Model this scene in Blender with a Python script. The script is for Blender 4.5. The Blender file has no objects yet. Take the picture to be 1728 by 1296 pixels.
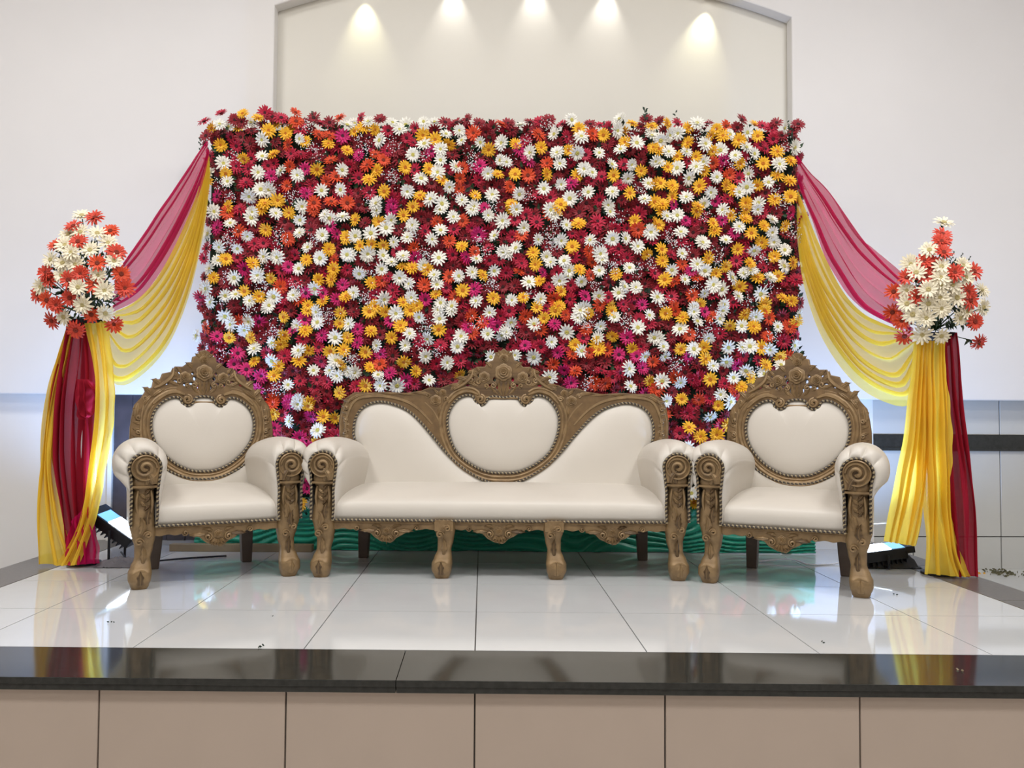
import bpy, bmesh, math, random
from mathutils import Vector, Matrix, Euler, noise
from math import sin, cos, pi, radians, sqrt, tan, atan2
rnd = random.Random(7)
C = bpy.context.scene.collection
sc = bpy.context.scene

# ------------------------------------------------------------------ camera, light, exposure
CAM = Vector((0, 0, 0.816)); FPX = 1400.0
_p, _y, _r = radians(2.13), radians(2.0), radians(0.35)
FW = Vector((sin(_y) * cos(_p), cos(_y) * cos(_p), sin(_p)))
_R0 = Vector((cos(_y), -sin(_y), 0)); _U0 = _R0.cross(FW)
RT = _R0 * cos(_r) + _U0 * sin(_r); UP = _U0 * cos(_r) - _R0 * sin(_r)
cd = bpy.data.cameras.new('camera'); cam = bpy.data.objects.new('camera', cd); C.objects.link(cam)
cam.matrix_world = Matrix.Translation(CAM) @ Matrix((RT, UP, -FW)).transposed().to_4x4()
cd.sensor_fit = 'HORIZONTAL'; cd.sensor_width = 36.0; cd.lens = 36.0 * FPX / 1728.0; cd.clip_start = 0.05
sc.camera = cam

w = bpy.data.worlds.new('world'); sc.world = w; w.use_nodes = True
w.node_tree.nodes['Background'].inputs[0].default_value = (0.9, 0.93, 1, 1)
w.node_tree.nodes['Background'].inputs[1].default_value = 0.3
sc.view_settings.view_transform = 'Standard'
try: sc.view_settings.look = 'None'
except Exception: pass
sc.view_settings.gamma = 1.0; sc.view_settings.use_curve_mapping = False
sc.view_settings.exposure = 0.0

def area_light(name, loc, size, power, col, direction=(0, 0, -1), sy=None):
    l = bpy.data.lights.new(name, 'AREA'); l.energy = power; l.color = col
    l.shape = 'RECTANGLE'; l.size = size; l.size_y = sy or size
    o = bpy.data.objects.new(name, l); C.objects.link(o); o.location = loc
    o.rotation_euler = Vector(direction).to_track_quat('-Z', 'Y').to_euler(); return o
def spot_light(name, loc, tgt, power, col, angle, blend=0.6, size=0.03):
    l = bpy.data.lights.new(name, 'SPOT'); l.energy = power; l.color = col
    l.spot_size = radians(angle); l.spot_blend = blend; l.shadow_soft_size = size
    o = bpy.data.objects.new(name, l); C.objects.link(o); o.location = loc
    o.rotation_euler = (Vector(tgt) - Vector(loc)).to_track_quat('-Z', 'Y').to_euler(); return o
# ceiling panels of the hall (fixtures are built with the ceiling)
for (x, y, p) in ((-2.6, 2.6, 62), (0, 2.4, 62), (2.6, 2.6, 62), (-2.6, -0.6, 48), (0, -0.8, 48), (2.6, -0.6, 48), (-2.6, -4, 30), (2.6, -4, 30)):
    area_light('ceiling_panel_light', (x, y, 4.52), 0.9, p * 1.07, (1, 0.992, 0.985))
# accent downlights set in the soffit of the arched niche
NSPOT = ((-0.80, 3.639, 6.0, -0.80, (1, 0.97, 0.62)), (-0.22, 3.739, 4.0, -0.22, (1, 0.97, 0.92)), (0.33, 3.770, 4.0, 0.33, (1, 0.97, 0.92)),
         (0.83, 3.745, 4.5, 0.79, (1, 0.97, 0.92)), (1.50, 3.630, 7.0, 1.43, (1, 0.98, 0.68)))
for (x, z, p, tx, c) in NSPOT:
    spot_light('niche_spot_light', (x, 5.385, z - .025), (tx, 5.44, z - .40), p * 1.6, c, 64, 1.0, .012)
# flood lamps standing on the stage (lamps built further down)
FLOOD_COL = (0.30, 0.52, 1.0)
FL_L = Vector((-1.985, 4.66, 0.185)); FL_R = Vector((2.17, 4.52, 0.11))
spot_light('flood_light_left', FL_L + Vector((0.02, 0.03, 0.10)), (-1.80, 5.1, 1.6), 72, FLOOD_COL, 172, 0.5, 0.05)
spot_light('flood_light_right', FL_R + Vector((0.0, 0.03, 0.10)), (2.12, 4.95, 1.6), 72, FLOOD_COL, 172, 0.5, 0.05)

# ------------------------------------------------------------------ helpers
def at(px, py, Y):
    d = FW + RT * ((px - 864) / FPX) - UP * ((py - 648) / FPX)
    return CAM + d * (Y / d.y)
def S(r, g, b):
    f = lambda c: (c / 255 / 12.92) if c <= 10 else ((c / 255 + 0.055) / 1.055) ** 2.4
    return (f(r), f(g), f(b), 1)
def mat(name, col, rough=0.5, metal=0.0, var=0.0, vscale=8, bump=0.0, bscale=60, spec=0.5, coat=0.0, col2=None, emit=None, estr=0, sheen=0):
    m = bpy.data.materials.new(name); m.use_nodes = True
    nt = m.node_tree; b = nt.nodes['Principled BSDF']
    b.inputs['Base Color'].default_value = col; b.inputs['Roughness'].default_value = rough
    b.inputs['Metallic'].default_value = metal; b.inputs['Specular IOR Level'].default_value = spec
    b.inputs['Coat Weight'].default_value = coat; b.inputs['Coat Roughness'].default_value = 0.03
    b.inputs['Sheen Weight'].default_value = sheen
    if emit: b.inputs['Emission Color'].default_value = emit; b.inputs['Emission Strength'].default_value = estr
    tc = nt.nodes.new('ShaderNodeTexCoord')
    n = nt.nodes.new('ShaderNodeTexNoise'); n.inputs['Scale'].default_value = vscale; n.inputs['Detail'].default_value = 4
    nt.links.new(tc.outputs['Object'], n.inputs['Vector'])
    if var or col2:
        mx = nt.nodes.new('ShaderNodeMix'); mx.data_type = 'RGBA'
        c2 = col2 or tuple(list(c * (1 - var) for c in col[:3]) + [1])
        mx.inputs[6].default_value = col; mx.inputs[7].default_value = c2
        rp = nt.nodes.new('ShaderNodeMapRange'); rp.inputs[1].default_value = 0.35; rp.inputs[2].default_value = 0.7
        nt.links.new(n.outputs['Fac'], rp.inputs[0]); nt.links.new(rp.outputs[0], mx.inputs[0])
        nt.links.new(mx.outputs[2], b.inputs['Base Color'])
    if bump:
        n2 = nt.nodes.new('ShaderNodeTexNoise'); n2.inputs['Scale'].default_value = bscale; n2.inputs['Detail'].default_value = 3
        nt.links.new(tc.outputs['Object'], n2.inputs['Vector'])
        bp = nt.nodes.new('ShaderNodeBump'); bp.inputs['Strength'].default_value = bump; bp.inputs['Distance'].default_value = 0.01
        nt.links.new(n2.outputs['Fac'], bp.inputs['Height']); nt.links.new(bp.outputs[0], b.inputs['Normal'])
    return m
def sheer(name, col, alpha):
    m = bpy.data.materials.new(name); m.use_nodes = True; nt = m.node_tree; nt.nodes.clear()
    out = nt.nodes.new('ShaderNodeOutputMaterial')
    d = nt.nodes.new('ShaderNodeBsdfDiffuse'); t = nt.nodes.new('ShaderNodeBsdfTranslucent'); tr = nt.nodes.new('ShaderNodeBsdfTransparent')
    tc = nt.nodes.new('ShaderNodeTexCoord'); n = nt.nodes.new('ShaderNodeTexNoise'); n.inputs['Scale'].default_value = 5
    nt.links.new(tc.outputs['Object'], n.inputs['Vector'])
    hs = nt.nodes.new('ShaderNodeHueSaturation'); hs.inputs['Color'].default_value = col
    mr = nt.nodes.new('ShaderNodeMapRange'); mr.inputs[3].default_value = 0.9; mr.inputs[4].default_value = 1.1
    nt.links.new(n.outputs['Fac'], mr.inputs[0]); nt.links.new(mr.outputs[0], hs.inputs['Value'])
    for s in (d, t): nt.links.new(hs.outputs[0], s.inputs['Color'])
    m1 = nt.nodes.new('ShaderNodeMixShader'); m1.inputs[0].default_value = 0.5
    nt.links.new(d.outputs[0], m1.inputs[1]); nt.links.new(t.outputs[0], m1.inputs[2])
    m2 = nt.nodes.new('ShaderNodeMixShader'); m2.inputs[0].default_value = alpha
    nt.links.new(tr.outputs[0], m2.inputs[1]); nt.links.new(m1.outputs[0], m2.inputs[2])
    nt.links.new(m2.outputs[0], out.inputs[0]); return m

class MB:
    def __init__(s): s.v = []; s.f = []; s.m = []
    def add(s, vs, fs, mi=0, M=None):
        o = len(s.v)
        s.v += [tuple(M @ Vector(v)) for v in vs] if M is not None else [tuple(v) for v in vs]
        s.f += [tuple(i + o for i in f) for f in fs]
        s.m += (list(mi) if isinstance(mi, (list, tuple)) else [mi] * len(fs))
    def box(s, lo, hi, mi=0, M=None):
        x0, y0, z0 = lo; x1, y1, z1 = hi
        s.add([(x0, y0, z0), (x1, y0, z0), (x1, y1, z0), (x0, y1, z0), (x0, y0, z1), (x1, y0, z1), (x1, y1, z1), (x0, y1, z1)],
              [(0, 3, 2, 1), (4, 5, 6, 7), (0, 1, 5, 4), (1, 2, 6, 5), (2, 3, 7, 6), (3, 0, 4, 7)], mi, M)
    def prism(s, poly, z0, z1, mi=0, M=None):
        n = len(poly)
        s.add([(x, y, z0) for x, y in poly] + [(x, y, z1) for x, y in poly],
              [tuple(range(n))[::-1], tuple(range(n, 2 * n))] + [(i, (i + 1) % n, n + (i + 1) % n, n + i) for i in range(n)], mi, M)
    def grid(s, rows, mi=0, closed=False, M=None, caps=False):
        nr, nc = len(rows), len(rows[0]); vs = [p for r in rows for p in r]; fs = []
        for i in range(nr - 1):
            for j in range(nc if closed else nc - 1):
                k = (j + 1) % nc
                fs.append((i * nc + j, i * nc + k, (i + 1) * nc + k, (i + 1) * nc + j))
        if caps: fs += [tuple(range(nc))[::-1], tuple(range((nr - 1) * nc, nr * nc))]
        s.add(vs, fs, mi, M)
    def tube(s, path, r, n=8, mi=0, M=None, caps=True):
        P = [Vector(p) for p in path]; rows = []; prev = None
        for i, p in enumerate(P):
            t = (P[min(i + 1, len(P) - 1)] - P[max(i - 1, 0)])
            t = t.normalized() if t.length > 1e-9 else Vector((0, 0, 1))
            if prev is None:
                a = Vector((0, 1, 0)) if abs(t.y) < 0.9 else Vector((1, 0, 0)); u = t.cross(a).normalized()
            else:
                u = (prev - t * prev.dot(t)).normalized()
            prev = u; v = t.cross(u); rr = r(i / (len(P) - 1)) if callable(r) else r
            rows.append([p + (u * cos(2 * pi * j / n) + v * sin(2 * pi * j / n)) * rr for j in range(n)])
        s.grid(rows, mi, True, M, caps)
    def build(s, name, mats, parent=None, smooth=True, sub=0):
        me = bpy.data.meshes.new(name); me.from_pydata(s.v, [], s.f); me.update()
        mats = mats if isinstance(mats, (list, tuple)) else [mats]
        for m in mats: me.materials.append(m)
        me.polygons.foreach_set('material_index', s.m)
        bm = bmesh.new(); bm.from_mesh(me); bmesh.ops.recalc_face_normals(bm, faces=bm.faces); bm.to_mesh(me); bm.free()
        if smooth:
            me.polygons.foreach_set('use_smooth', [True] * len(me.polygons))
            try: me.set_sharp_from_angle(angle=radians(45))
            except Exception: pass
        o = bpy.data.objects.new(name, me); C.objects.link(o)
        if parent: o.parent = parent
        return o
def bevel(o, wd, seg=2):
    m = o.modifiers.new('bevel', 'BEVEL'); m.width = wd; m.segments = seg; m.limit_method = 'ANGLE'; return o
def thing(name, label, cat, loc=(0, 0, 0), rz=0, group=None):
    o = bpy.data.objects.new(name, None); C.objects.link(o); o.location = loc; o.rotation_euler = (0, 0, rz)
    o['label'] = label; o['category'] = cat; o.empty_display_size = 0.1
    if group: o['group'] = group
    return o
def tag(o, label, cat, group=None, kind=None):
    o['label'] = label; o['category'] = cat
    if group: o['group'] = group
    if kind: o['kind'] = kind
    return o
def struct(o): o['kind'] = 'structure'; return o
def catmull(P, step, closed=False):
    """smooth polyline through P, resampled at even steps"""
    P = [Vector(p) for p in P]; n = len(P); out = []
    rng = n if closed else n - 1
    for i in range(rng):
        if closed: a, b, c, d = P[(i - 1) % n], P[i], P[(i + 1) % n], P[(i + 2) % n]
        else: a, b, c, d = P[max(i - 1, 0)], P[i], P[i + 1], P[min(i + 2, n - 1)]
        for k in range(12):
            t = k / 12
            out.append(0.5 * ((2 * b) + (c - a) * t + (2 * a - 5 * b + 4 * c - d) * t * t + (3 * b - a - 3 * c + d) * t ** 3))
    out.append(P[0].copy() if closed else P[-1].copy())
    L = [0]
    for i in range(1, len(out)): L.append(L[-1] + (out[i] - out[i - 1]).length)
    m = max(3, int(round(L[-1] / step))); res = []; j = 0
    for k in range(m + 1):
        s_ = L[-1] * k / m
        while j < len(L) - 2 and L[j + 1] < s_: j += 1
        t = (s_ - L[j]) / max(L[j + 1] - L[j], 1e-9)
        res.append(out[j].lerp(out[j + 1], min(max(t, 0), 1)))
    return res
def catn(P, n):
    Q = catmull(P, 1e9)
    Q = catmull(P, sum((Vector(P[i + 1]) - Vector(P[i])).length for i in range(len(P) - 1)) / 200)
    return [Q[min(len(Q) - 1, int(round(i * (len(Q) - 1) / (n - 1))))] for i in range(n)]
def plate(outer, holes, thick, bev):
    """2D outline with holes as a bevelled slab; returns mesh verts (x, d, z) with d = depth, and faces"""
    cu = bpy.data.curves.new('tmp', 'CURVE'); cu.dimensions = '2D'; cu.fill_mode = 'BOTH'
    cu.extrude = thick / 2; cu.bevel_depth = bev; cu.bevel_resolution = 1; cu.offset = -bev
    for poly in [outer] + holes:
        sp = cu.splines.new('POLY'); sp.points.add(len(poly) - 1); sp.use_cyclic_u = True
        for q, (x, z) in zip(sp.points, poly): q.co = (x, z, 0, 1)
    ob = bpy.data.objects.new('tmp', cu); C.objects.link(ob)
    bpy.context.view_layer.update()
    me = bpy.data.meshes.new_from_object(ob.evaluated_get(bpy.context.evaluated_depsgraph_get()))
    vs = [(v.co.x, v.co.z, v.co.y) for v in me.vertices]; fs = [tuple(p.vertices) for p in me.polygons]
    bpy.data.objects.remove(ob); bpy.data.curves.remove(cu); bpy.data.meshes.remove(me)
    return vs, fs

# ------------------------------------------------------------------ materials
M_wall = mat('wall_plaster', S(231, 228, 225), 0.6, var=0.04, vscale=1.2, bump=0.02, bscale=300)
M_niche = mat('niche_plaster', S(229, 225, 214), 0.6, var=0.04, vscale=1.0)
M_walltile = mat('wall_tile_glaze', S(196, 196, 192), 0.25, var=0.04, vscale=2)
M_grout = mat('grout', S(95, 90, 84), 0.9, var=0.2)
M_tile = mat('floor_tile_polished', S(205, 206, 206), 0.06, var=0.05, vscale=3.5, spec=0.6, coat=0.15)
M_granite = mat('black_granite', S(50, 51, 48), 0.09, var=0.35, vscale=45, spec=0.32, bump=0.01, bscale=4)
M_granite_side = mat('grey_granite', S(104, 99, 94), 0.3, var=0.25, vscale=60)
M_panel = mat('beige_tile', S(190, 174, 160), 0.3, var=0.10, vscale=1.6, spec=0.4)
M_hall = mat('hall_floor', S(190, 182, 174), 0.2, var=0.08)
M_slate = mat('slate_panel', S(74, 68, 74), 0.45, var=0.45, vscale=7)
M_gold = None
def make_gold(name, base, dark):
    m = bpy.data.materials.new(name); m.use_nodes = True; nt = m.node_tree; b = nt.nodes['Principled BSDF']
    g = nt.nodes.new('ShaderNodeNewGeometry'); tc = nt.nodes.new('ShaderNodeTexCoord')
    n = nt.nodes.new('ShaderNodeTexNoise'); n.inputs['Scale'].default_value = 22; n.inputs['Detail'].default_value = 6
    nt.links.new(tc.outputs['Object'], n.inputs['Vector'])
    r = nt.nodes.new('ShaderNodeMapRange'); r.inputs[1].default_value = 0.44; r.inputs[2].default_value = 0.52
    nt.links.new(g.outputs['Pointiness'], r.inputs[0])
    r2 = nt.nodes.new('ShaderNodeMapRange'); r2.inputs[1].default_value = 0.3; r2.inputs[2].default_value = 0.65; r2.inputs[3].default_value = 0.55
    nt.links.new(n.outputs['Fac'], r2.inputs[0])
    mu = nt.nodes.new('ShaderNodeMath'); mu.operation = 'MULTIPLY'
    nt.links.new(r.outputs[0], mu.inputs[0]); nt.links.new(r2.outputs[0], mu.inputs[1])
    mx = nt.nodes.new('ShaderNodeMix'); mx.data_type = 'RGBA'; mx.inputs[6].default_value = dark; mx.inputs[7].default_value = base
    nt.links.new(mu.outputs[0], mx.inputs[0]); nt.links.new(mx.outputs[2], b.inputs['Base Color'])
    b.inputs['Metallic'].default_value = 0.25; b.inputs['Roughness'].default_value = 0.42
    bp = nt.nodes.new('ShaderNodeBump'); bp.inputs['Strength'].default_value = 0.15; bp.inputs['Distance'].default_value = 0.004
    n2 = nt.nodes.new('ShaderNodeTexNoise'); n2.inputs['Scale'].default_value = 120
    nt.links.new(tc.outputs['Object'], n2.inputs['Vector']); nt.links.new(n2.outputs['Fac'], bp.inputs['Height']); nt.links.new(bp.outputs[0], b.inputs['Normal'])
    return m
M_gold = make_gold('antique_gold_wood', S(146, 120, 84), S(70, 52, 34))
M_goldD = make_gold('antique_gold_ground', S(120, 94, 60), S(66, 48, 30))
M_rearleg = mat('dark_bare_wood', S(98, 84, 74), 0.5, var=0.25, vscale=12)
M_leather = mat('cream_leather', S(208, 201, 190), 0.45, var=0.05, vscale=3, bump=0.03, bscale=220)
M_ropeD = mat('rope_dark', S(52, 42, 36), 0.5, var=0.1)
M_ropeL = mat('rope_light', S(160, 144, 112), 0.5, var=0.1)
M_mag = sheer('magenta_voile', S(216, 36, 104), 0.74)
M_yel = sheer('yellow_voile', S(252, 230, 92), 0.74)
M_mag_shade = sheer('magenta_voile_shaded', S(180, 44, 64), 0.96)  # tails of the magenta cloth, their different lighting put into the colour
M_yelt = sheer('yellow_voile_tail', S(250, 220, 86), 0.90)
M_green = mat('emerald_satin', S(10, 146, 116), 0.36, var=0.15, vscale=5, sheen=0.3)
M_white_cloth = mat('white_cloth', S(225, 225, 228), 0.8, var=0.05)
M_leaf = mat('leaf_green', S(50, 84, 48), 0.55, var=0.5, vscale=14)
M_leaf2 = mat('leaf_deep_green', S(34, 58, 40), 0.6, var=0.4, vscale=14)
M_board = mat('floral_board', S(30, 44, 30), 0.9, var=0.4, vscale=20)
M_stem = mat('flower_stem', S(62, 92, 48), 0.5, var=0.2)
FC = {'w': (S(246, 243, 232), S(196, 186, 96)), 'y': (S(252, 192, 36), S(190, 110, 20)), 'o': (S(226, 74, 28), S(120, 40, 18)),
      'm': (S(212, 22, 110), S(70, 12, 40)), 'p': (S(196, 22, 62), S(70, 10, 25)), 'r': (S(150, 20, 38), S(60, 8, 14)),
      'c': (S(250, 240, 212), S(190, 175, 120)), 'v': (S(216, 66, 40), S(130, 40, 20))}
PET = {}; CEN = {}
for k, (a, b) in FC.items():
    nm = {'w': 'white', 'y': 'golden', 'o': 'orange', 'm': 'magenta', 'p': 'crimson', 'r': 'dark_red', 'c': 'cream', 'v': 'vermilion'}[k]
    PET[k] = mat(nm + '_petal', a, 0.55, var=0.16, vscale=30, sheen=0.1); CEN[k] = mat(nm + '_flower_eye', b, 0.8, var=0.2, vscale=90)
M_gyp = mat('babys_breath_white', S(240, 240, 238), 0.7, var=0.05)
M_black = mat('black_metal', S(30, 31, 36), 0.45, 0.3, var=0.2)
M_glass_lit = mat('lit_lamp_glass', S(200, 225, 255), 0.2, emit=(0.72, 0.86, 1, 1), estr=22)
M_glass = mat('lamp_glass', S(120, 190, 235), 0.08, emit=(0.25, 0.6, 0.95, 1), estr=0.9)
M_wire = mat('white_cable', S(225, 225, 230), 0.5, var=0.05)
M_plank = mat('raw_plank', S(140, 120, 90), 0.7, var=0.25)
M_rag = mat('grey_rag', S(120, 116, 120), 0.9, var=0.4)
M_lamp = mat('ceiling_diffuser', S(240, 240, 235), 0.5, emit=(1, 0.96, 0.9, 1), estr=2.0)
M_paint_w = mat('white_paint', S(225, 222, 216), 0.5, var=0.03)

# ------------------------------------------------------------------ the room
WY = 5.35            # face of the upper wall
def skew(x): return -0.044 * x
b = MB(); b.box((-6, -7, -0.68), (6, 5.6, -0.60)); struct(b.build('floor', M_hall, smooth=False))
b = MB(); b.box((-6, -7, 4.6), (6, 5.6, 4.7)); ceil = struct(b.build('ceiling', M_wall, smooth=False))
b = MB(); b.box((-6.1, -7, -0.68), (-6, 5.6, 4.7)); struct(b.build('wall_left', M_wall, smooth=False))
b = MB(); b.box((6, -7, -0.68), (6.1, 5.6, 4.7)); struct(b.build('wall_right', M_wall, smooth=False))
b = MB(); b.box((-6.1, -7.1, -0.68), (6.1, -7, 4.7)); struct(b.build('wall_front', M_wall, smooth=False))
for (x, y) in ((-2.6, 2.6), (0, 2.4), (2.6, 2.6), (-2.6, -0.6), (0, -0.8), (2.6, -0.6), (-2.6, -4), (2.6, -4)):
    t = thing('ceiling_light', 'square white ceiling light panel, ' + {2.6: 'front row', 2.4: 'front row', -.6: 'middle row', -.8: 'middle row', -4: 'rear row'}[y] + {-2.6: ', left', 0: ', middle', 2.6: ', right'}[x], 'ceiling light', (x, y, 4.6), 0, 'ceiling light panels')
    b = MB(); b.box((-.5, -.5, -.05), (.5, .5, 0)); bevel(b.build('frame', M_paint_w, t, False), .01)
    b = MB(); b.box((-.45, -.45, -.056), (.45, .45, -.05)); b.build('diffuser', M_lamp, t, False)
# upper wall slab with the arched niche
X0, X1, ZC0, ZC1 = -1.372, 2.032, 3.465, 3.472
R_, cxn = 4.95, (X0 + X1) / 2; zc = 3.468 - sqrt(R_ ** 2 - ((X1 - X0) / 2) ** 2)
arch = []
a0 = atan2(3.468 - zc, X1 - cxn); a1 = pi - a0
for i in range(33):
    a = a0 + (a1 - a0) * i / 32; arch.append((cxn + R_ * cos(a), zc + R_ * sin(a)))
hole = [(X1, 1.15)] + arch + [(X0, 1.15)]
vs, fs = plate([(-6, .93), (6, .93), (6, 4.6), (-6, 4.6)], [hole[::-1]], 0.08, 0.008)
b = MB(); b.add([(x, WY + 0.05 + d, z) for x, d, z in vs], fs); wb = struct(b.build('wall_back', M_wall, smooth=False))
b = MB(); b.box((X0 - .1, WY + .10, 1.05), (X1 + .1, WY + .16, 4.1)); b.build('niche_back', M_niche, wb, False)
# lower tiled wall
b = MB(); b.box((-6, WY + .13, -.6), (6, WY + .2, .95)); b.build('lower_wall', M_grout, wb, False)
TW = at(1688, 800, WY + .115).x; tw = 0.60
zs = [(-.6, -.145), (-.14, .008), (.012, .555), (.695, .93)]
zj = [at(1700, y, WY + .115).z for y in (971, 906, 761, 734)]
rowsz = [(-.60, zj[1] - .62), (zj[1] - .615, zj[1] - .003), (zj[1] + .003, zj[2]), (zj[3], .945)]
tile_me = {}
def shared_box(name, lo, hi, m, parent, bev=.002):
    sz = tuple(round(hi[i] - lo[i], 4) for i in range(3)); key = (sz, m.name)
    if key not in tile_me:
        q = MB(); q.box((0, 0, 0), sz); o = bevel(q.build(name, m, parent, False), bev, 1); tile_me[key] = o.data
        o.location = lo; return o
    o = bpy.data.objects.new(name, tile_me[key]); C.objects.link(o); o.parent = parent; o.location = lo
    bevel(o, bev, 1); return o
for i in range(-11, 5):
    xa = TW + i * tw
    if xa < -6 or xa + tw > 6: continue
    if -2.5 < xa + tw and xa < -1.7: pass
    for (za, zb) in rowsz:
        if zb - za < .02: continue
        if xa > 2.2 and xa + tw > 2.66: shared_box('wall_tile', (max(xa, 2.60) + .003, WY + .115, za), (xa + tw - .003, WY + .135, zb), M_walltile, wb)
# plain plastered part of the lower wall left and behind the stage
b = MB(); b.box((-6, WY + .10, -.6), (2.60, WY + .14, .95)); b.build('plaster_panel', M_wall, wb, False)
b = MB(); b.box((2.6, WY + .105, zj[2]), (6, WY + .14, zj[3])); b.build('black_band', M_granite, wb, False)
b = MB(); b.box((2.6, WY + .098, zj[2] + .0), (6, WY + .108, zj[2] + .022)); b.build('band_moulding', M_granite, wb, False)
# slate clad pier beside the doorway behind the left chair
px0 = at(190, 800, WY + .06).x; px1 = at(345, 800, WY + .06).x
b = MB()
for i in range(5):
    xa = px0 + (px1 - px0) * i / 5; xb = px0 + (px1 - px0) * (i + 1) / 5 - .004
    b.box((xa, WY + .07 - .004 * (i % 2), 0.0), (xb, WY + .12, .93))
b.build('slate_panel', M_slate, wb, False)
b = MB(); b.box((px0 - .03, WY + .05, 0), (px0 - .003, WY + .11, .93)); b.build('trim_strip', M_paint_w, wb, False)

# ------------------------------------------------------------------ the stage
SL, SLi, SRi, SR = -2.505, -2.235, 2.31, 2.55
FRONT, FIN, BACK = 2.573, 2.905, 5.48
st = bpy.data.objects.new('stage_platform', None); C.objects.link(st); struct(st)
b = MB(); b.prism([(SL + .01, FRONT + .05 + skew(SL)), (SR - .01, FRONT + .05 + skew(SR)), (SR - .01, BACK - .02), (SL + .01, BACK - .02)], -.60, -.012)
b.build('stage_core', M_grout, st, False)
xs = [SLi] + [-.021 + .5935 * i for i in range(-3, 4)] + [SRi]
ys = [FIN, 3.467, 4.03, 4.59, 5.15, BACK + .12]
for i in range(len(xs) - 1):
    for j in range(len(ys) - 1):
        g = .0022
        xa, xb = xs[i] + g, xs[i + 1] - g
        ya, yb = ys[j] + g, ys[j + 1] - g
        P = [(xa, ya + skew(xa)), (xb, ya + skew(xb)), (xb, min(yb + skew(xb), BACK - .02)), (xa, min(yb + skew(xa), BACK - .02))]
        ox, oy = P[0]
        b = MB(); b.prism([(p[0] - ox, p[1] - oy) for p in P], -.012, 0.0)
        o = b.build('floor_tile', M_tile, st, False); o.location = (ox, oy, 0)
# black granite front strip in three slabs with a bullnose
for (xa, xb) in ((SL, -.2610), (-.2598, 2.0), (2.0012, SR)):
    b = MB(); b.prism([(xa, FRONT + skew(xa)), (xb, FRONT + skew(xb)), (xb, FIN - .002 + skew(xb)), (xa, FIN - .002 + skew(xa))], -.020, .0006)
    bevel(b.build('granite_slab', M_granite, st, False), .0015, 2)
    b = MB(); b.prism([(xa, FRONT + .006 + skew(xa)), (xb, FRONT + .006 + skew(xb)), (xb, FRONT + .06 + skew(xb)), (xa, FRONT + .06 + skew(xa))], -.040, -.020)
    bevel(b.build('granite_nosing', M_granite, st, False), .002, 2)
for (xa, xb) in ((SL, SLi - .002), (SRi + .002, SR)):
    for k in range(3):
        ya = FIN + .86 * k + .002; yb = min(FIN + .86 * (k + 1) - .002, BACK - .05)
        b = MB(); b.prism([(xa, ya + skew(xa)), (xb, ya + skew(xb)), (xb, yb + skew(xb) * (k < 2)), (xa, yb + skew(xa) * (k < 2))], -.03, .0006)
        bevel(b.build('side_slab', M_granite_side, st, False), .002, 1)
# beige front tiles
xs2 = [SL + .02] + [at(x, 1200, 2.6).x for x in (150, 477, 801, 1121, 1442)] + [SR - .02]
xs2 = [SL + .02, xs2[1] - .593] + xs2[1:-1] + [xs2[-2] + .593, SR - .02]
for i in range(len(xs2) - 1):
    xa, xb = xs2[i] + .0025, xs2[i + 1] - .0025
    for (za, zb) in ((-.60, -.445), (-.44, -.041)):
        b = MB(); P = [(0, 0), (xb - xa, skew(xb) - skew(xa)), (xb - xa, .012 + skew(xb) - skew(xa)), (0, .012)]
        b.prism(P, za, zb); o = b.build('front_tile', M_panel, st, False); o.location = (xa, FRONT + .04 + skew(xa), 0); bevel(o, .0015, 1)
# lower landings either side of the stage
for (xa, xb, nm) in ((SR + .002, 6, 'r'), (-6, SL - .002, 'l')):
    b = MB(); b.box((xa, 4.0, -.6), (xb, WY + .113, -.195)); struct(b.build('side_landing', M_walltile, smooth=False))

# ------------------------------------------------------------------ carved ornament vocabulary (plane x,z; depth -> -y)
def rose(b, x, z, r, d=0.0, n=6, dep=None):
    dep = dep or r * 0.6
    for L, (k, h) in enumerate(((1.0, .35), (.72, .65), (.44, .9), (.2, 1.05))):
        rows = []; nn = n if L < 2 else 5; seg = nn * 4; ph = L * .6
        for (q, hh) in ((0, h - .22), (.55, h - .10), (.88, h + .02), (1.0, h - .06), (.93, h - .35)):
            rows.append([(x + r * k * q * (1 - .13 * (1 - abs(sin((t / seg * 2 * pi * nn / 2) + ph)))) * cos(t / seg * 2 * pi),
                          -(d + dep * hh), z + r * k * q * (1 - .13 * (1 - abs(sin((t / seg * 2 * pi * nn / 2) + ph)))) * sin(t / seg * 2 * pi)) for t in range(seg)])
        b.grid(rows, 0, True)
def leafo(b, x, z, ang, L, wd, d=0.0, th=None, bend=0.0, lobes=3):
    th = th or wd * .45; N = 12; rows = []
    px, pz, a = x, z, ang
    for i in range(N + 1):
        t = i / N
        half = wd * (sin(pi * min(1, t * .9 + .12)) ** .7) * (1 - .28 * abs(sin(pi * lobes * t))) * (1 - t ** 5)
        nx, nz = -sin(a), cos(a); lift = th * (.6 + .6 * sin(pi * t))
        rows.append([(px + nx * half * s, -(d + (0 if abs(s) == 1 else lift * (1 - abs(s) ** 2) + (-.25 * lift if s == 0 else 0))), pz + nz * half * s)
                     for s in (-1, -.6, -.25, 0, .25, .6, 1)])
        px += cos(a) * L / N; pz += sin(a) * L / N; a += bend / N
    b.grid(rows)
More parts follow.
